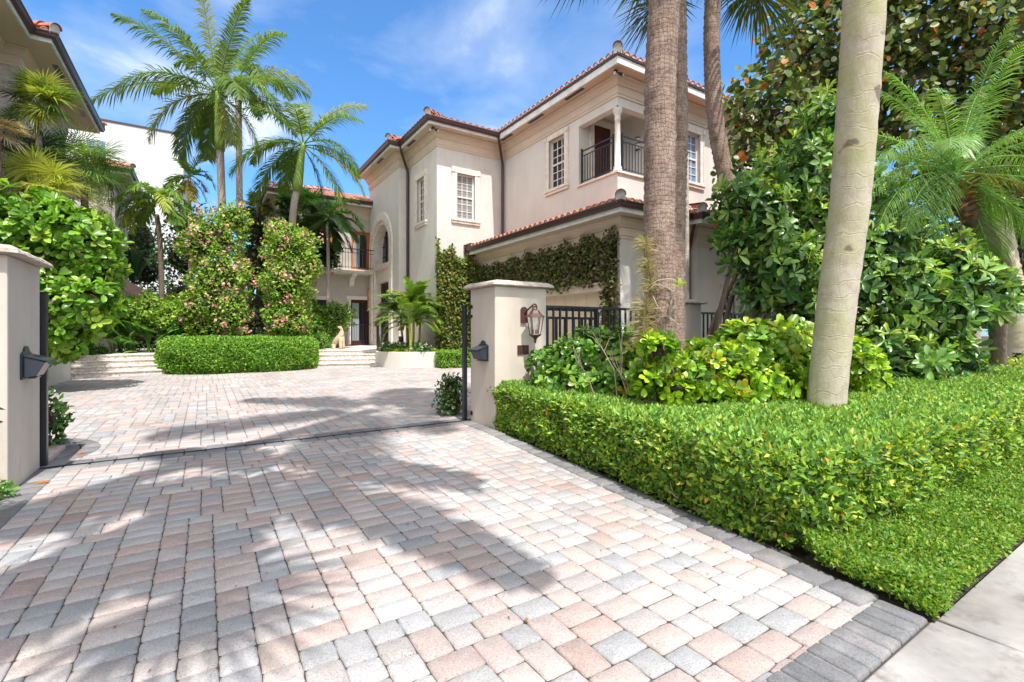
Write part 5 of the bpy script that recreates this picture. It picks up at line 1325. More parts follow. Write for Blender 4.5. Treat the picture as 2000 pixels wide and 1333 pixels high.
# boxed hedge right of planter
def box_hedge(label, x0, x1, y0, y1, z0, z1, n, L, cols, wts, name='box_hedge'):
    t = root(name, ((x0+x1)/2, (y0+y1)/2, z0), label, 'hedge'); i = min(.06, (x1-x0)*.2)
    MB().box(x0+i, x1-i, y0+i, y1-i, z0-.04, z1-i).build('dark_backing', 'dark_backing', t)  # solid box core, dark so the leaf gaps read as shade
    dx, dy, dz = x1-x0, y1-y0, z1-z0
    F = [((x0, y0, z0), (dx, 0, 0), (0, 0, dz), (0, -1, .15)), ((x0, y0, z0), (0, dy, 0), (0, 0, dz), (-1, 0, .15)), ((x1, y0, z0), (0, dy, 0), (0, 0, dz), (1, 0, .15)), ((x0, y0, z1), (dx, 0, 0), (0, dy, 0), (0, 0, 1))]
    P, Nn = q_pts(F, n); P = P+Nn*(wob(P, .03, 8)-NR.random(len(P))**2*.08)[:, None]
    Lv = Leaves(); scatter(Lv, P, Nn, L, L*.58, cols, wts, 'el'); Lv.build('foliage', 'leaf', t); return t
box_hedge('small square clipped hedge between the white planter and the lantern pillar', 6.12, 7.6, 13.45, 14.5, 0, .50, 9000, .05, HC, [4, 4, 3, 2, 1])
shr = [(.05, .13, .025), (.08, .20, .035), (.03, .08, .018), (.14, .28, .05)]
t, Lv = shrub('dark_shrub', 'small dark clipped shrub behind the left gate post', 'shrub', [(-1.42, 6.35, .27, .30, .30, .30), (-1.48, 6.5, .12, .28, .3, .2), (-1.38, 6.25, .40, .2, .2, .16)], 1000, 'scatter', .07, .042, shr, [4, 3, 3, 1], 'leaf_gloss', 1, 'el', .65, .35, base=(-1.45, 6.4, 0))
Lv.build('foliage', 'leaf_gloss', t)
m = MB(); 
for k in range(3):
    a = R(-58+k*26); m.box(-1.36+.02*k, -1.14, 5.68+k*.2, 5.86+k*.2, -.02, .045)
m.build('brick_kerb', 'pink_render')['kind'] = 'structure'
t, Lv = shrub('dark_shrub', 'small dark clipped shrub at the foot of the right gate post', 'shrub', [(2.84, 6.0, .22, .2, .22, .26), (2.9, 6.1, .42, .16, .16, .12)], 700, 'scatter', .06, .036, shr, [4, 3, 3, 1], 'leaf_gloss', 1, 'el', .65, .35, base=(2.87, 6.02, 0))
Lv.build('foliage', 'leaf_gloss', t)
t, Lv = shrub('street_shrub', 'dark small leaved shrub cut off by the left edge, before the pillar', 'shrub', [(-1.42, 4.15, .62, .34, .3, .24), (-1.7, 4.2, .45, .5, .35, .4)], 1500, 'scatter', .05, .026, shr, [4, 3, 3, 1], 'leaf_gloss', 1, 'el', .6, .4, base=(-1.6, 4.2, 0))
Lv.build('foliage', 'leaf_gloss', t)
p = gr(8, 975); t, Lv = shrub('street_shrub', 'tiny sprig of round leaves at the base of the left pillar', 'shrub', [(p.x-.06, p.y, .05, .1, .1, .07)], 26, 'whorl', .05, .03, [(.12, .28, .04)], None, 'leaf_gloss', 6, 'ob', 0, .4, stems=False)
Lv.build('foliage', 'leaf_gloss', t)

# ------------------------------------------------------------------ climbing ivy
IV = [(.07, .12, .025), (.12, .19, .035), (.22, .25, .06), (.36, .29, .09), (.045, .07, .02), (.19, .34, .05)]
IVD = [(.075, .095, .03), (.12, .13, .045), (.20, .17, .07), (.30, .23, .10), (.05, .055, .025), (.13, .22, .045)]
def ivy(label, pts, nrm, n, L, base, wts, out=.10, cols=IV):
    t = root('climbing_ivy', base, label, 'ivy', 'ivy on the garage side of the house')
    Lv = Leaves(); nn = np.tile(np.array(nrm, float), (len(pts), 1)); d = NR.random((len(pts), 1))
    P = pts + nn*(.01+d*out); scatter(Lv, P, nn, L, L*.75, cols, wts, 'el', 1.2, .1, face=1.0); Lv.build('foliage', 'leaf', t); return t
# sunny column on the tower face
n = 9000; x = 6.60+NR.random(n)*1.72; z = NR.random(n)*4.4
topz = np.where(x < 6.85, 4.25-(x-6.6)*1.2, 3.95-.25*(x-6.85))+.16*np.sin(x*9)+.08*np.sin(x*23)
k = z < topz; pts = np.stack([x[k], np.full(k.sum(), 15.1), z[k]], 1)
t = ivy('sunlit ivy column climbing the tower corner beside the boxed hedge', pts, (0, -1, 0), n, .105, (7.3, 15.0, 0), [2.4, 3, 3.4, 3.8, 2, 2.2], .14)
m = MB(); m.add([(6.68, 15.085, 0), (8.3, 15.085, 0), (8.3, 15.085, 3.4), (7.3, 15.085, 3.6), (6.8, 15.085, 3.8)], [(0, 1, 2, 3, 4)]); m.build('stem_mat', 'dark_backing', t)
# shaded band over the garage door
n = 17000; y = 8.22+NR.random(n)*6.8; z = 1.0+NR.random(n)*2.65
s = (y-8.22)/6.8
top_ = np.interp(s, [0, .1, .3, .6, .85, .95, 1], [3.56, 3.52, 3.46, 3.44, 3.36, 3.4, 3.4])+.07*np.sin(y*7)+.05*np.sin(y*17)
bot_ = np.interp(s, [0, .065, .075, .25, .6, .9, 1], [1.1, 1.2, 2.36, 2.30, 2.18, 2.0, 1.6])+.06*np.sin(y*6)+.05*np.sin(y*15)
k = (z < top_) & (z > bot_); pts = np.stack([np.full(k.sum(), 8.33), y[k], z[k]], 1)
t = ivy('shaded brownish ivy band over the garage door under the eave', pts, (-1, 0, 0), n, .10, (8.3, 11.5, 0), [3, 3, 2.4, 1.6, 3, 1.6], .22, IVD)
m = MB()
for k in range(60):
    yy = RND.uniform(8.28, 8.66); zz_ = RND.uniform(1.2, 2.4); m.tube([(8.30, yy, 0), (8.27, yy+RND.uniform(-.1, .1), zz_*.6), (8.27, yy+RND.uniform(-.1, .1), zz_+.5)], [.012, .010, .006], 5)
for k in range(140):
    yy = RND.uniform(8.6, 14.9); zz_ = RND.uniform(2.4, 2.9); m.tube([(8.29, yy, zz_), (8.27, yy+RND.uniform(-.3, .3), zz_+.3), (8.28, yy+RND.uniform(-.3, .3), zz_+.5)], [.008, .007, .004], 5)
m.build('vine_tangle', 'bark_branch', t)
m = MB(); m.quad((8.318, 8.3, 2.5), (8.318, 15.05, 2.3), (8.318, 15.05, 3.3), (8.318, 8.3, 3.36)); m.build('stem_mat', 'dark_backing', t)
# ================================================================== palms
def dirv(ang, deep=0.0):            # direction by angle in a plane facing the drive, plus a depth part
    return (RIGHT*math.cos(R(ang)) + UP*math.sin(R(ang)) + DEEP*deep).normalized()
FG_ = (.10, .175, .032)
def low(p, z=.2): return Vector((p.x, p.y, z))
def feather_palm(label, pts, r0, r1, crown, fronds, L, leaf, n=34, w=.018, col=FG_, shaft=None, bark='bark_royal', droop=.5, bend=1.0, plume=.25, name='royal_palm', ring=.015, step=.12, tipc=None, vee=.35, group=None, rr=.022, flare=.0, petiole=.14):
    t = root(name, pts[0], label, 'palm tree', group)
    trunk_mesh(pts, r0, r1, step, ring, 14, .01, flare).build('trunk', bark, t, smooth=True)
    c = Vector(crown)
    if shaft:
        m = MB(); s0 = Vector(pts[-1]); m.tube([s0-(c-s0)*.03, s0.lerp(c, .15), s0.lerp(c, .5), s0.lerp(c, .85), c+UP*.05], [shaft*.98, shaft*1.12, shaft*.9, shaft*.66, shaft*.45], 14); m.build('crownshaft', 'crownshaft', t, smooth=True)
    B = Blades()
    for f in fronds:
        a, dp, l = f[:3]; bn = f[3] if len(f) > 3 else bend; cc = f[4] if len(f) > 4 else shade(col, .12)
        frond(B, c+UP*RND.uniform(-.08, .05), dirv(a, dp), L*l, bn, leaf*(.85+.15*l), n, w, droop, cc, plume, petiole, rr, vee, tipc)
    B.build('crown', 'leaf', t)
    return t
d = 17.0
b0 = at(441, 640, d); b0.z = .3
feather_palm('tallest royal palm with a pale ringed trunk above the left flowering bush', [b0, at(436, 480, d), at(430, 292, d)], .135, .12, at(425, 182, d),
    [(168, -.2, 1.18, .55), (145, .3, 1.0, .6), (125, -.5, .95, .5), (105, .5, 1.0, .35), (93, -.15, 1.02, .25), (80, .35, 1.0, .3), (66, -.3, .95, .5), (48, .4, .95, .8), (25, -.4, .9, 1.0),
     (188, -.5, .85, 1.25), (205, .2, .8, 1.2), (222, -.3, .75, 1.0), (-30, .3, .7, 1.1), (155, -.8, .9, .9), (240, .4, .65, .8), (100, -.9, .9, .7), (20, -.9, .8, 1.0), (-55, -.3, .6, .7), (150, .8, .9, 1.0), (40, .9, .9, 1.0)], 3.6, .74, 74, .022, shaft=.15, plume=.35, tipc=(.26, .30, .06), droop=.85)
d = 19.5
b0 = at(470, 640, d); b0.z = .3
feather_palm('second tall royal palm with a grey trunk, just right of the tallest one', [b0, at(468, 420, d), at(466, 200, d)], .125, .115, at(467, 150, d),
    [(80, .3, .8, .4), (55, -.2, .95, .75), (30, .2, 1.0, .9), (8, -.3, .95, .9), (-15, .3, .85, 1.0), (110, .2, .8, .6), (140, -.3, .8, .9), (20, -.9, .9, .9), (60, .9, .9, .9), (-35, -.4, .7, .9), (170, .5, .7, 1.0), (-55, .1, .6, .6), (215, -.1, .6, .8)], 3.1, .70, 66, .023, shaft=.13, plume=.45, tipc=(.26, .30, .06), droop=.85)
d = 16.0
b0 = at(566, 640, d); b0.z = .3
feather_palm('shorter royal palm with a bent green crownshaft before the red roof of the rear wing', [b0, at(571, 440, d), at(580, 372, d)], .115, .11, at(592, 282, d),
    [(60, .1, 1.05, .75), (42, -.3, 1.05, .8), (95, .3, .8, .5), (120, -.2, .85, .9), (150, .2, .9, 1.1), (172, -.3, 1.05, 1.0), (195, .2, 1.0, .9), (12, -.3, 1.05, 1.15), (-8, .2, 1.05, .9), (-35, -.2, 1.0, .75), (-60, .1, .7, .6), (30, .9, .9, 1.0), (140, .9, .9, 1.0), (80, -.9, .8, .9), (215, .5, .7, .8)], 2.6, .64, 58, .019, shaft=.14, plume=.22, tipc=(.30, .34, .06), droop=.8, col=(.10, .18, .032))
# smaller palms of the left bed
d = 19.0
feather_palm('small palm with orange lower leaves beside the white block', [low(at(372, 640, d)), at(370, 360, d)], .07, .06, at(371, 345, d),
    [(70, 0, .9, .9), (110, .2, .9, .9), (40, -.2, .9, 1.3), (145, .2, 1.0, 1.4), (20, .3, .9, 1.4), (165, -.3, .9, 1.4), (90, -.7, .8, 1), (-20, 0, .7, .8, (.40, .20, .03)), (-45, .3, .8, .6, (.45, .22, .03)), (225, .1, .8, .6, (.38, .26, .04)), (200, -.4, .8, .9), (-70, -.3, .8, .4, (.3, .26, .05))], 1.35, .40, 26, .024, name='feather_palm', col=(.11, .20, .035), bark='bark_royal')
d = 14.5
feather_palm('drooping feather palm with a mossy trunk before the grey walled house', [low(at(318, 640, d)), at(314, 500, d), at(306, 420, d)], .075, .065, at(305, 392, d),
    [(70, .1, .7, 1.2), (100, .4, .7, 1.2), (130, -.3, .85, 1.5), (160, .2, .95, 1.4), (180, -.3, .9, 1.2), (50, -.2, .85, 1.4), (20, .2, .95, 1.4), (0, -.3, .9, 1.1), (-30, .1, .7, .8), (90, -.8, .8, 1.4), (210, .3, .7, .8), (110, .9, .8, 1.2), (40, .8, .8, 1.3), (140, .6, .9, 1.4), (170, -.7, .9, 1.3), (60, .7, .8, 1.4), (10, .6, .9, 1.3), (-15, -.5, .9, .9), (195, .1, .9, 1.0), (120, -.8, .8, 1.4), (30, -.7, .9, 1.4)], 1.45, .34, 46, .020, name='feather_palm', col=(.15, .27, .045), plume=.5, tipc=(.34, .40, .07), droop=.8, bark='bark_branch')
d = 18.6
feather_palm('dark drooping palm on a thin trunk before the balcony doors', [low(at(640, 640, d)), at(641, 520, d), at(640, 440, d)], .07, .06, at(640, 425, d),
    [(65, .1, .9, 1.1), (95, .4, .8, 1.1), (125, -.3, .9, 1.2), (155, .2, .95, 1.3), (35, -.2, 1.05, 1.3), (12, .2, 1.1, 1.2), (-8, -.3, 1.0, .9), (-35, .1, .9, .7), (180, .3, .9, 1.1), (80, -.8, .9, 1.2), (-60, -.2, .8, .5), (210, -.2, .8, .7), (20, -.8, .9, 1.2), (120, .8, .8, 1.2)], 1.75, .55, 36, .036, name='feather_palm', col=(.055, .125, .03), plume=.2, droop=.6)
# multi stemmed palm in the white planter
t = root('clump_palm', (5.9, 15.35, .43), 'bright multi stemmed palm with yellow canes in the white planter', 'palm tree')
m = MB(); B = Blades()
for px, pxt, pyt, dd in ((787, 782, 615, 15.9), (796, 793, 605, 16.3), (806, 808, 600, 15.8), (801, 800, 632, 15.2), (815, 822, 625, 16.0)):
    b = at(px, 690, dd); b.z = .40; c = at(pxt, pyt, dd)
    m.tube([b, b.lerp(c, .4)+RIGHT*.02, b.lerp(c, .8), c], [.045, .04, .04, .03], 9)
    for k in range(20):
        a = RND.uniform(15, 165); frond(B, c, dirv(a, RND.uniform(-.6, .6)), RND.uniform(.75, 1.2), RND.uniform(.5, 1.1), .34, 30, .022, .45, shade((.17, .30, .045), .2), .2, .22, .014, .4, (.36, .44, .06))
frond(B, at(800, 640, 15.2), dirv(160, -.2), 1.1, 1.3, .34, 26, .022, .5, (.24, .36, .05), .2); frond(B, at(815, 625, 15.8), dirv(15, -.2), 1.0, 1.2, .34, 26, .022, .5, (.26, .36, .05), .2)
m.build('cane', 'cane_green', t, smooth=True); B.build('crown', 'leaf_gloss', t)

# fan palms at the left
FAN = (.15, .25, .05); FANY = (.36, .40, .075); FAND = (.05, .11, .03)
def fan_palm(label, base, top, r, fans, L, group='fan palms of the left bed', n=36, w=.0125, bark='bark_sabal', extra=None, name='fan_palm'):
    t = root(name, base, label, 'palm tree', group)
    trunk_mesh([base, Vector(base).lerp(Vector(top), .55)+RIGHT*.03, top], r*1.1, r, .07, .06, 10, .06).build('trunk', bark, t, smooth=True)
    B = Blades(); c = Vector(top)
    for a, dp, pet, s, cc in fans:
        fan(B, c, dirv(a, dp), L*s, n, w, cc, 140, pet, RND.uniform(.3, .7), tipc=tuple(x*1.25 for x in cc))
        if len(fans) > 5: fan(B, c, dirv(a+RND.uniform(-14, 14), dp+RND.uniform(-.5, .5)), L*s*.9, n, w, shade(cc, .3), 140, pet*RND.uniform(.7, 1.1), RND.uniform(.3, .9))
    if extra: extra(B, c)
    B.build('crown', 'leaf', t); return t
d = 10.6
bt = at(82, 420, d); b = Vector((bt.x, bt.y, .3))
fan_palm('tall thin fan palm whose small crown reaches the brown gutter', b, at(72, 195, d), .065,
    [(75, .2, .25, .9, FAN), (110, -.1, .3, .85, FANY), (50, -.2, .35, 1.0, FANY), (25, .1, .4, 1.0, FAN), (5, -.2, .35, .95, FANY), (-20, .2, .3, .9, FAN), (140, .2, .35, .9, FAND), (165, -.2, .3, .8, FAN), (-50, -.1, .3, .7, FANY), (215, .1, .3, .7, FANY), (60, .8, .4, .9, FAND), (35, .6, .45, .9, FAND), (120, .8, .4, .8, FAND), (-70, -.3, .3, .7, FANY), (85, -.7, .3, .8, FAN)], .70)
def clump(label, px, py, d, specs, base_z=.3, L=.62, r=.09):
    c = at(px, py, d); L = L*1.2*(.35+.65*d/9); specs = [(a, dp, pet*(.4+.6*d/9), s_, cc) for a, dp, pet, s_, cc in specs]; fan_palm(label, Vector((c.x, c.y, base_z)), c, r, specs, L)
clump('yellowing fan palm with a shaggy base directly over the broad leaved bush', 65, 372, 10.2, [(95, -.1, .45, .9, FANY), (120, .1, .5, .85, FANY), (70, -.2, .5, .95, FANY), (150, .1, .5, .8, FANY), (45, 0, .55, .95, FANY), (20, .2, .5, .9, FANY), (0, -.3, .5, .9, FANY), (170, -.2, .4, .8, FAN), (-25, .1, .5, .8, FANY), (80, .7, .5, .9, FAN)], r=.12)
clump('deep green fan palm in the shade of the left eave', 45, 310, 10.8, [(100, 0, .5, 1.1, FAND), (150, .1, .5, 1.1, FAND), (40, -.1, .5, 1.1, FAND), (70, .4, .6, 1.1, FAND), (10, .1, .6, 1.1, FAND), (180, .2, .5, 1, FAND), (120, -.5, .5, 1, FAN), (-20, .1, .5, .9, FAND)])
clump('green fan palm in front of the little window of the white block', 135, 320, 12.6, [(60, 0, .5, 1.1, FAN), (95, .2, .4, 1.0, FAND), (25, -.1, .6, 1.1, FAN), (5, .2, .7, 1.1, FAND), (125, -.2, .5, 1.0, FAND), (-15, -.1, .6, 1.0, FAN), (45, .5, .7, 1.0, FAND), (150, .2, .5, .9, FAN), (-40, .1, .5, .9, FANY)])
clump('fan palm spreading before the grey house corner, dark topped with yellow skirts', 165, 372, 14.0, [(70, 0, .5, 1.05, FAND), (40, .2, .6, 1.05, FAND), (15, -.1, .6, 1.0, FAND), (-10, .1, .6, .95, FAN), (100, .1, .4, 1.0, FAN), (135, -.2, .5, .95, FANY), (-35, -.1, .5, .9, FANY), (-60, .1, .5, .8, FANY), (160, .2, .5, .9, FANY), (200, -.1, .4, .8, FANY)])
clump('low pale fan palm peeping out behind the right side of the broad leaved bush', 170, 490, 14.2, [(40, 0, .4, .9, FANY), (15, .2, .45, .9, FANY), (-15, -.1, .4, .85, FANY), (-40, .1, .4, .8, FANY), (70, .2, .4, .8, FANY), (-65, 0, .4, .75, FANY)], r=.08)
c = at(-10, 250, 9.6); TAN = (.52, .40, .27)
fan_palm('fan palm at the left edge with dry tan leaves hanging in front', Vector((c.x, c.y, .3)), c, .09, [(-5, -.3, .3, .95, TAN), (15, -.2, .3, .8, TAN), (-30, -.2, .3, .8, TAN), (60, .3, .4, .8, FAND), (110, 0, .4, .9, FAND)], .58)
d = 21.0
c = at(505, 405, d)
fan_palm('pale fan palm far back between the two flowering bushes', Vector((c.x, c.y, .3)), c, .12, [(90, 0, .4, 1, FAN), (60, .1, .5, 1, FANY), (30, -.1, .5, 1, FAN), (0, .1, .5, 1, FANY), (120, .1, .5, 1, FAN), (150, -.1, .5, 1, FANY), (180, .1, .4, .9, FANY), (-35, -.1, .4, .8, FANY), (215, 0, .4, .8, FANY), (75, .7, .5, 1, FAND), (110, .8, .5, 1, FAND)], .65, w=.03)
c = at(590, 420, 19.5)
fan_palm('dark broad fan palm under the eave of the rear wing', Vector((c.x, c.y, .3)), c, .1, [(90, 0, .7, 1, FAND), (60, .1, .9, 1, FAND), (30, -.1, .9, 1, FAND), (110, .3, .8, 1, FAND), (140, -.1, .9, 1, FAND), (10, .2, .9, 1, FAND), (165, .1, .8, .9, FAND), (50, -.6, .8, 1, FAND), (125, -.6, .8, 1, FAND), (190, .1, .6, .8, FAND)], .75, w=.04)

# ------------------------------------------------------------------ big trunks at the right
pts = [at(1611, 850, 4.25), at(1613, 800, 4.22), at(1623, 690, 4.18), at(1638, 560, 4.12), at(1659, 400, 4.04), at(1675, 200, 3.93), at(1688, 0, 3.83), at(1697, -250, 3.75), at(1704, -700, 3.68), at(1708, -1150, 3.65)]
pts[0].z = -.05
feather_palm('coconut palm with a smooth pale leaning trunk rising out of the clipped hedge', pts, .147, .152, pts[-1]+UP*.15,
    [(a, dp, 1.0, .9) for a, dp in ((80, .3), (25, .6), (5, .2), (150, .7), (175, .4), (100, 1.2), (60, 1.1), (-15, .3), (195, .5), (40, .9))], 3.4, .8, 44, .03, name='coconut_palm', bark='bark_coconut', ring=.013, step=.085, flare=.07)
SF = (.045, .075, .028)
def sabal(label, pts, r0, r1, crown, fans, L=.95, jig=.03, ring=.03):
    t = root('cabbage_palm', pts[0], label, 'palm tree', 'fibrous trunked palms behind the hedge')
    trunk_mesh(pts, r0, r1, .045, ring, 20, jig).build('trunk', 'bark_sabal', t, smooth=True)
    B = Blades(); c = Vector(crown)
    for a, dp, pet, s in fans: fan(B, c, dirv(a, dp), L*s, 44, .019, shade(SF, .2), 125, pet, RND.uniform(.5, .9), tipc=(.10, .13, .04))
    B.build('crown', 'leaf', t); return t
d = 4.55
sabal('thickest fibrous palm trunk, with air plants on its left side', [at(1297, 830, d)-UP*.25, at(1293, 640, d), at(1288, 480, d), at(1289, 300, d), at(1290, 150, d), at(1298, 0, d), at(1304, -250, d), at(1308, -700, d)], .142, .150, at(1310, -740, d),
    [(a, dp, 1.0, 1.0) for a, dp in ((90, .3), (60, -.4), (30, .5), (0, -.5), (150, .5), (120, -.6), (180, .2), (-25, .7), (205, -.6), (45, 1.2), (135, 1.2), (70, -1.3), (110, -1.3), (10, 1.3), (170, -1.2))])
d = 6.3
sabal('slimmer fibrous palm trunk standing just behind the thickest one', [at(1316, 760, d)-UP*.3, at(1313, 600, d), at(1316, 400, d), at(1320, 250, d), at(1318, 100, d), at(1317, -60, d), at(1318, -200, d)], .155, .15, at(1322, -215, d),
    [(a, dp, 1.05, 1.0) for a, dp in ((90, .3), (60, -.4), (35, .5), (8, -.2), (150, .5), (120, -.6), (172, .1), (-8, .5), (188, -.2), (45, 1.2), (135, 1.2), (198, .4), (-14, -.4))]+[(205, -.1, .75, 1.05)], 1.05, ring=.045)
d = 8.6
sabal('curved fibrous palm trunk bending behind the shrubby tree', [at(1475, 730, d)-UP*.6, at(1470, 560, d), at(1440, 430, d), at(1412, 320, d), at(1396, 220, d), at(1390, 100, d), at(1392, 0, d), at(1395, -70, d)], .15, .135, at(1395, -80, d),
    [(a, dp, .95, 1.0) for a, dp in ((90, .3), (60, -.4), (30, .5), (2, -.3), (150, .5), (120, -.6), (178, .1), (-14, .4), (194, -.3), (45, 1.2), (135, 1.2), (-28, .1), (208, .1), (-20, -.7), (200, .9))], 1.15, ring=.04)
# air plants and a bare vine on the thick trunk
t = root('air_plants', at(1268, 580, 4.45), 'straw coloured tufts of air plants clinging to the thickest palm trunk', 'air plant')
B = Blades()
for px, py, s in ((1262, 480, .10), (1266, 520, .09), (1262, 600, .13), (1258, 630, .12), (1270, 560, .08), (1256, 655, .10), (1274, 672, .07)):
    c = at(px, py, 4.42)
    for k in range(230):
        v = Vector(sphere(1)[0]); v = (v*.8-RIGHT*.35-DEEP*.1+UP*.15).normalized(); B.blade(c+v*.02+UP*RND.uniform(-.05, .05), v, RIGHT, s*1.5*RND.uniform(.4, 1.2), .0028, .3, shade((.50, .42, .26) if RND.random() < .7 else (.34, .36, .18), .25), .9)
B.build('tufts', 'leaf', t)
t = root('bare_vine', at(1290, 560, 4.36), 'thin bare vine looped round the thickest palm trunk', 'vine')
m = MB()
for path in (((1266, 560), (1285, 548), (1305, 545), (1318, 547), (1322, 558), (1318, 570), (1312, 585), (1308, 600), (1306, 625)), ((1262, 572), (1280, 555), (1300, 560), (1312, 568), (1318, 572), (1314, 580), (1306, 640)), ((1275, 578), (1285, 600), (1300, 615), (1322, 632), (1330, 640))):
    m.tube([at(px, py, 4.365-.0*k) for k, (px, py) in enumerate(path)], .004, 5)
m.build('stem', 'bare_stem', t, smooth=True)
Lv = Leaves(); c = A3(at(1326, 562, 4.3)); whorls(Lv, np.array([c, c+[.02, 0, .03]]), np.array([[.5, -.5, .6]]*2), 4, .07, .04, [(.3, .45, .05)], None, 'ob'); Lv.build('leaves', 'leaf', t)

# date palm at the right
d = 7.0
GR = (.17, .32, .08)
feather_palm('date palm with long arching silvery green fronds at the right edge', [at(1948, 735, 8.6)-UP*.1, at(1950, 620, 8.3), at(1962, 540, 8.0), at(1930, 470, 7.5), at(1880, 400, d)], .115, .125, at(1866, 340, d),
    [(a_, d_, .9, b_) for a_, d_, b_ in ((172, .6, .8), (142, -.8, .7), (128, .6, .6), (98, -.6, .45), (84, .5, .5), (62, .3, .55), (40, -.6, .7), (20, .5, .8), (0, -.6, .8), (-22, .4, .6), (188, -.5, .8), (210, -.3, .6), (-45, -.5, .5), (110, .2, .5))]+[(165, -.2, .95, .8), (150, -.4, .95, .75), (178, -.3, .95, .9), (135, .2, 1.0, .6), (120, -.4, .9, .7), (105, .1, .95, .6), (90, -.3, .95, .5), (70, .2, 1.05, .6), (50, -.3, 1.0, .7), (30, .1, 1.0, .8), (10, -.4, 1.0, .9), (-10, .1, .95, .7), (200, .2, .8, .8), (-35, -.3, .9, .7), (60, -.8, .9, .9), (140, -.9, .85, .9), (25, .8, .9, .8), (115, .9, .9, .7), (80, .9, 1, .6), (-55, .1, .8, .5), (230, -.2, .6, .5), (-20, -.7, 1.0, .8, (.30, .28, .05))], 2.05, .40, 62, .0062, name='date_palm', col=GR, bark='bark_branch', ring=.06, plume=.16, vee=.12, rr=.016, step=.06, petiole=.1, tipc=(.34, .42, .22), droop=.95)
t = [o for o in bpy.data.objects if o.name == 'date_palm'][0]; B = Blades(); c = at(1870, 362, 7.0)
for k in range(90):
    a = RND.uniform(0, 2*math.pi); hh = RND.uniform(-.55, .05); v = (RIGHT*math.cos(a)+DEEP*math.sin(a)+UP*RND.uniform(.1, .9)).normalized()
    B.blade(c+UP*hh+(RIGHT*math.cos(a)+DEEP*math.sin(a))*.12, v, UP.cross(v)*.5+v.cross(RIGHT), RND.uniform(.12, .3), .016, .4, shade((.17, .10, .055), .35), 1.2)
B.build('boot_fibre', 'leaf', t)
def trunk_thing(label, pts, r0, r1, bark='bark_royal', name='palm_trunk', flare=.2):
    t = root(name, pts[0], label, 'tree trunk'); trunk_mesh(pts, r0, r1, .07, .03, 12, .04, flare).build('trunk', bark, t, smooth=True); return t
trunk_thing('straight dim palm trunk before the pink wall at the right edge', [at(1900, 735, 10.4)-UP*.1, at(1898, 640, 10.4), at(1893, 500, 10.4), at(1890, 380, 10.4)], .15, .13)
trunk_thing('pale flared tree base leaning at the right edge behind the date palm', [at(1995, 705, 11.5)-UP*.3, at(1985, 640, 11.5), at(1968, 540, 11.5), at(1955, 420, 11.5)], .42, .16, 'bark_coconut', 'tree_base', .5)
# path light
p = at(1988, 720, 9.0); p.z = 0
t = root('path_light', p, 'small black path light post at the right edge', 'path light')
m = MB(); m.tube([p, p+UP*.55], .018, 8); m.build('post', 'iron', t); m = MB(); m.box(p.x-.06, p.x+.06, p.y-.06, p.y+.06, .55, .74); m.build('lamp_head', 'iron', t, bevel=.008)

# three street palms stand behind the viewer; their crowns shade the drive
def street(label, path, n, L, kind='fan'):
    t = root('street_palm', path[0], label, 'palm tree', 'palms lining the street'); top = Vector(path[-1])
    trunk_mesh(path, .17, .14, .2, .03, 10, .02).build('trunk', 'bark_sabal', t, smooth=True); B = Blades()
    for k in range(n):
        a = k*137.5; e = 75-110*(k/n); v = Vector((math.cos(R(a))*math.cos(R(e)), math.sin(R(a))*math.cos(R(e)), math.sin(R(e))))
        if kind == 'fan': fan(B, top, v, L, 30, .034, SF, 130, 1.0, .6)
        else: frond(B, top, v, L, .9, .30*L, 40, .035, .5, FG_)
    if kind == 'streak':
        frond(B, top, Vector((.33, -.94, .25)), 2.6, .5, .5, 44, .035, .5, FG_); frond(B, top, Vector((-.6, -.8, .2)), 2.2, .6, .5, 44, .035, .5, FG_)
    B.build('crown', 'leaf', t)
for a in STREET: street(*a)

# ------------------------------------------------------------------ low planting
def lowplants():
    # split leaved plants above the left steps
    for k, (px, py, dd, s) in enumerate(((222, 668, 14.2, 1.5), (258, 660, 14.2, 1.6), (292, 668, 14.1, 1.6), (322, 662, 14.2, 1.5), (350, 658, 14.4, 1.3), (245, 684, 13.9, 1.2))):
        c = at(px, py, dd); base = Vector((c.x, c.y, .3))
        t = root('split_leaf_plant', base, SPL[k], 'plant', 'split leaved plants above the left steps')
        B = Blades()
        for q in range(7):
            a = RND.uniform(10, 170); v = dirv(a, RND.uniform(-.7, .2)); L = .34*s
            top = base+UP*(c.z-.3)*RND.uniform(.6, 1.15)+v*RND.uniform(.1, .3); B.rod([base, base.lerp(top, .6)+UP*.06, top], [.012, .01, .007], (.18, .3, .05))
            w0 = v.cross(UP); w0 = w0.normalized() if w0.length > .1 else RIGHT
            for j in range(13):
                tt = j/12; pp = top+v*L*tt-UP*L*.25*tt*tt
                for sg in (-1, 1): B.blade(pp, (w0*sg+v*.75-UP*.15).normalized(), UP, L*.62*math.sin(math.pi*(.18+.75*tt)), .020*s, .6, shade((.17, .37, .07), .25), .6)
        B.build('leaves', 'leaf_gloss', t)
SPL = ['split leaved plant leftmost above the low left steps', 'split leaved plant second from the left above the left steps', 'split leaved plant over the middle of the left steps', 'split leaved plant right of the middle over the left steps', 'split leaved plant tucked against the rounded hedge', 'smallest split leaved plant low at the front of the left steps']
lowplants()
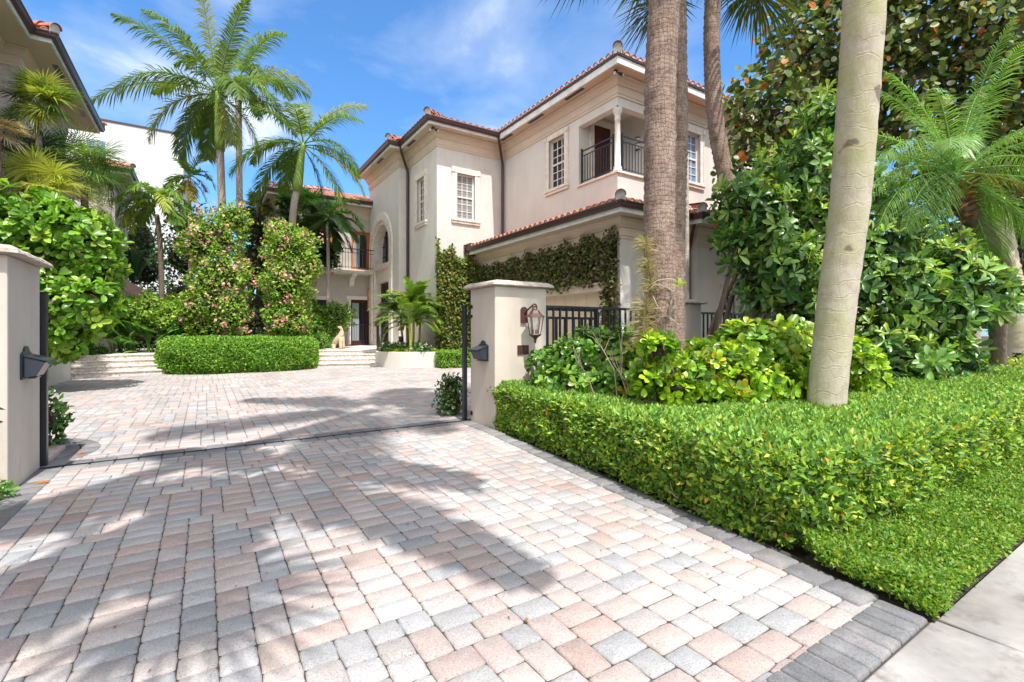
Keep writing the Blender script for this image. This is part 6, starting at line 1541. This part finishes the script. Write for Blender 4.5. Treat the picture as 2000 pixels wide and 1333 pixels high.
def strap(label, c, n, L, w, col, h, name='strap_plant', bd=.9):
    t = root(name, c, label, 'plant'); B = Blades(); c = Vector(c)
    for k in range(n):
        a = RND.uniform(0, 360); e = RND.uniform(15, 85); v = Vector((math.cos(R(a))*math.cos(R(e)), math.sin(R(a))*math.cos(R(e)), math.sin(R(e))))
        p = c+Vector((RND.uniform(-.15, .15), RND.uniform(-.15, .15), RND.uniform(0, h))); up = v.cross(RIGHT); up = up.normalized() if up.length > .05 else UP
        B.blade(p, v, up, L*RND.uniform(.6, 1.15), w, bd, shade(col, .3), .7)
    B.build('leaves', 'leaf', t)
q = at(165, 690, 12.6); strap('dark strappy plant spilling over the left planter corner', (q.x, q.y, .45), 150, .55, .018, (.045, .11, .03), .35)
q = at(195, 700, 13.2); strap('dark strappy plant at the left end of the left steps', (q.x, q.y, .35), 120, .5, .016, (.04, .10, .03), .3)
q = at(262, 697, 14.6); strap('small yellow striped tuft in the bed above the left steps', (q.x, q.y, .48), 60, .3, .014, (.35, .42, .08), .1)
q = at(300, 694, 14.6); strap('yellow striped tuft next to the rounded hedge above the left steps', (q.x, q.y, .48), 60, .3, .014, (.35, .42, .08), .1)
# planter fill: chartreuse edge and white flowers
Lv = Leaves(); n = 5000; u = NR.random(n); k = (u*13.99).astype(int); pa = np.array(arcp); fr = (u*13.99-k)[:, None]
b = pa[k.clip(0, 13)]*(1-fr)+pa[(k+1).clip(0, 14)]*fr
inn = unit(np.array([[6.4, 16.2]])-b); P = np.concatenate([b+inn*(.14+NR.random((n, 1))*.34), (.44+NR.random((n, 1))*.13)], 1)
scatter(Lv, P, np.tile([0, 0, 1.], (n, 1)), .06, .04, [(.36, .50, .03), (.46, .58, .04), (.28, .42, .03)], None, 'el', face=.5)
o = Lv.build('planter_ground_cover', 'leaf'); struct(o, 'stuff', 'chartreuse ground cover edging the white planter')
WF = ['leftmost white flowered bush in the white planter, near the handrail', 'white flowered bush left of the yellow canes in the planter', 'white flowered bush in front of the yellow canes in the planter', 'white flowered bush just right of the yellow canes in the planter', 'rightmost white flowered bush in the planter, by the sunlit tower corner']
for k, px in enumerate((757, 775, 793, 812, 829)):
    c = at(px, 678, 15.55-.08*k); t, Lv = shrub('white_flower_bush', WF[k], 'bush', [(c.x, c.y, .60, .19, .17, .17)], 230, 'scatter', .09, .045, [(.08, .19, .04), (.13, .28, .05), (.05, .12, .03)], None, 'leaf_gloss', 1, 'el', .5, .4, group='white flowered bushes in the planter', stems=False)
    Lv.build('foliage', 'leaf_gloss', t); P, Nn = blobs([(c.x, c.y, .62, .2, .18, .19)], 9, .05); Lf = Leaves(); whorls(Lf, P, Nn, 5, .05, .04, [(.8, .8, .76)], None, 'el', (60, 80), .1); Lf.build('blossoms', 'petal', t)
# broad banana-like leaves and ferns under the shrubby tree
def broad(label, c, spec, col, L, W):
    t = root('broadleaf_plant', Vector((c.x, c.y, 0)), label, 'plant'); Lv = Leaves(); P = []; A = []; Nn = []
    m = MB()
    for a, dp, l in spec:
        v = dirv(a, dp); p = Vector((c.x, c.y, max(.1, c.z)))+v*.12; P.append(A3(p)); A.append(A3(v)); Nn.append(A3((-DEEP*.6+UP*.8)-v*.1)); m.tube([(c.x, c.y, 0), tuple(p)], [.014, .01], 6)
    ls = np.array([s[2] for s in spec]); Lv.add(np.array(P), np.array(A), np.array(Nn), L*ls, W*ls, pal(len(P), [col], None, .25), 'ob'); Lv.build('leaves', 'leaf_gloss', t); m.build('stalks', 'bark_branch', t)
c = at(1520, 672, 6.2); broad('broad bright banana-like leaves left of the smooth leaning trunk', c, [(55, .1, 1.1), (35, -.1, 1.2), (80, .2, .9), (20, .1, .8)], (.26, .42, .04), .34, .12)
for k, (px, py, dd, lb) in enumerate(((1700, 690, 6.4, 'dark fern like plant right of the smooth leaning trunk'), (1760, 715, 6.6, 'dark arching plant below the shrubby tree'), (1835, 700, 7.2, 'dark fern in front of the pink wall'), (1880, 725, 7.6, 'dark low fern at the foot of the dim palm trunks'))):
    q = at(px, py, dd); strap(lb, (q.x, q.y, .25), 170, .62, .022, (.035, .085, .025), .5, 'fern')
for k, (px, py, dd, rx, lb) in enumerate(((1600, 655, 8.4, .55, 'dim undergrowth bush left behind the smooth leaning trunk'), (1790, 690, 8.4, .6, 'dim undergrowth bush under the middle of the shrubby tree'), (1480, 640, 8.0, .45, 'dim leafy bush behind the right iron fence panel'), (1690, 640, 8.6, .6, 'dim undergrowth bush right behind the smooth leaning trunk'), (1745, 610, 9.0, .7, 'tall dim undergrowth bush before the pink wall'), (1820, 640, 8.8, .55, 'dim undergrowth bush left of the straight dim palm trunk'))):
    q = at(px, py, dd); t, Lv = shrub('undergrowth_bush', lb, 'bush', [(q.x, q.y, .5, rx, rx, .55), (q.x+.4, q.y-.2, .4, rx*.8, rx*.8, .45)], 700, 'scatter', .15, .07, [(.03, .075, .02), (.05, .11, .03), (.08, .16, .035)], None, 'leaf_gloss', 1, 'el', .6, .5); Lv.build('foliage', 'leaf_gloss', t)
q = at(1430, 625, 6.9); strap('spiky dark plants showing above the bush by the right fence panel', (q.x, q.y, .7), 80, .4, .018, (.06, .15, .04), .3, 'spiky_plant')
t, Lv = shrub('bright_bush', 'bright sunlit bush at the far right edge behind the path light', 'bush', [E_(1995, 600, 13.5, .8, .8, 1.1), E_(2030, 560, 13.5, 1.0, 1, 1.2)], 2600, 'scatter', .14, .08, [(.28, .46, .05), (.20, .36, .04), (.36, .5, .08)], None, 'leaf', 1, 'el', .66, .4); Lv.build('foliage', 'leaf', t)
t, Lv = shrub('bright_bush', 'low yellow green bush beyond the end of the clipped hedge', 'bush', [E_(1960, 725, 8.6, .5, .5, .22), E_(2010, 722, 8.8, .5, .5, .25), E_(2060, 722, 8.8, .5, .5, .25)], 1800, 'scatter', .08, .045, [(.32, .44, .05), (.22, .34, .04), (.40, .46, .08)], None, 'leaf', 1, 'el', .66, .4); Lv.build('foliage', 'leaf', t)
for E, lb in (([E_(1960, 420, 13, 1.3, 1.2, 1.6), E_(2040, 480, 13, 1.4, 1.2, 1.6), E_(1880, 480, 13.5, 1.0, 1.0, 1.4), E_(1990, 300, 13.5, 1.4, 1.2, 1.4)], 'dark leafy tree at the right edge behind the date palm'),):
    t, Lv = shrub('dark_tree', lb, 'tree', E, 4200, 'scatter', .22, .11, [(.06, .12, .03), (.10, .20, .045), (.17, .28, .07), (.03, .06, .02)], [4, 4, 2, 2], 'leaf_gloss', 1, 'el', .55, .6, lump=.22, base=(E[0][0], E[0][1], 0)); Lv.build('crown', 'leaf_gloss', t)
t = root('dark_hedge', (-1, 25.5, 0), 'tall dark hedge closing the garden behind the flowering bushes', 'hedge')
MB().box(-2.9, 2.4, 25.2, 26, 0, 2.3).build('dark_backing', 'dark_backing', t)  # solid core whose dark colour replaces shade behind the leaves
P, Nn = q_pts([((-2.9, 25.1, 0), (5.3, 0, 0), (0, 0, 2.5), (0, -1, .2)), ((-2.9, 25.1, 2.45), (5.3, 0, 0), (0, .9, 0), (0, 0, 1))], 5200); Lv = Leaves(); scatter(Lv, P-Nn*NR.random((len(P), 1))*.25, Nn, .2, .11, [(.04, .09, .022), (.06, .13, .03), (.09, .17, .04)], None, 'el'); Lv.build('foliage', 'leaf', t)
# deep green trees behind the terrace
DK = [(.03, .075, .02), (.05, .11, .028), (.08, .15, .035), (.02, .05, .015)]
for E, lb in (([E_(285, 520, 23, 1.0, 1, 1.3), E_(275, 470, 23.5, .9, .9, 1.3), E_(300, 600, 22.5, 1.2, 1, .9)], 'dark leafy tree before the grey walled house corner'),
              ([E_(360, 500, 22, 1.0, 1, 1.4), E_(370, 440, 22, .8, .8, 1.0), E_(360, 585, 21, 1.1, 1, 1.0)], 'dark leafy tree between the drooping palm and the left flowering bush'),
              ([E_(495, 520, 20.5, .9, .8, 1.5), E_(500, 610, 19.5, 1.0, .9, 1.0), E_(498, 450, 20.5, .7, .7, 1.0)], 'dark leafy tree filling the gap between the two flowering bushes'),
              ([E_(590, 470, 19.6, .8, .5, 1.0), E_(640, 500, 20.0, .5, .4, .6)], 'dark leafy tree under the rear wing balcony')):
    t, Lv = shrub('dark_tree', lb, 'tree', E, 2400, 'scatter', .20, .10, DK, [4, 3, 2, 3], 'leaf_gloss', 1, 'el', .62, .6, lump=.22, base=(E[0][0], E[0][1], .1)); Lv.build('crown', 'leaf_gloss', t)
q = at(262, 560, 21.5); broad('dark paddle leaved plant before the grey wall', q, [(80, 0, 1.2), (100, .1, 1.3), (60, -.1, 1.1), (120, .2, 1.0), (90, -.3, 1.2)], (.04, .09, .03), 1.3, .4)
# windblown bits on the paving
Lv = Leaves(); n = 260; X_ = NR.uniform(-1.0, 2.6, n); Y_ = NR.uniform(1.2, 14.5, n); ok = np.array([inside(x, y, APRON) or inside(x, y, COURT) for x, y in zip(X_, Y_)])
P = np.stack([X_, Y_, np.full(n, .006)], 1)[ok]; A_ = sphere(len(P)); A_[:, 2] *= .08
Lv.add(P, A_, np.tile([0, 0, 1.], (len(P), 1)), NR.uniform(.008, .03, len(P)), NR.uniform(.004, .012, len(P)), pal(len(P), [(.30, .18, .07), (.20, .11, .05), (.45, .32, .10), (.10, .07, .05)], None, .3), 'el')
struct(Lv.build('leaf_litter', 'leaf'), 'stuff', 'small windblown leaf bits on the driveway')
# fallen leaves
for (px, py, a, s, lb) in ((62, 950, 20, .10, 'curled orange fallen leaf on the driveway border beside the left pillar'), (147, 891, 50, .09, 'orange fallen leaf just past the gate track at the left'), (1032, 1219, 80, .03, 'tiny orange fallen scrap on the pavers in the foreground')):
    p = gr(px, py); t = None; v = Vector((math.cos(R(a)), math.sin(R(a)), .05)); Lv = Leaves()
    Lv.add(np.array([A3(p+UP*.010)]), np.array([A3(v)]), np.array([[.1, -.1, 1.]]), s, s*.55, np.array([[.58, .21, .03]]), 'ob'); o = Lv.build('fallen_leaf', 'leaf', None, True, p); tag(o, lb, 'leaf')
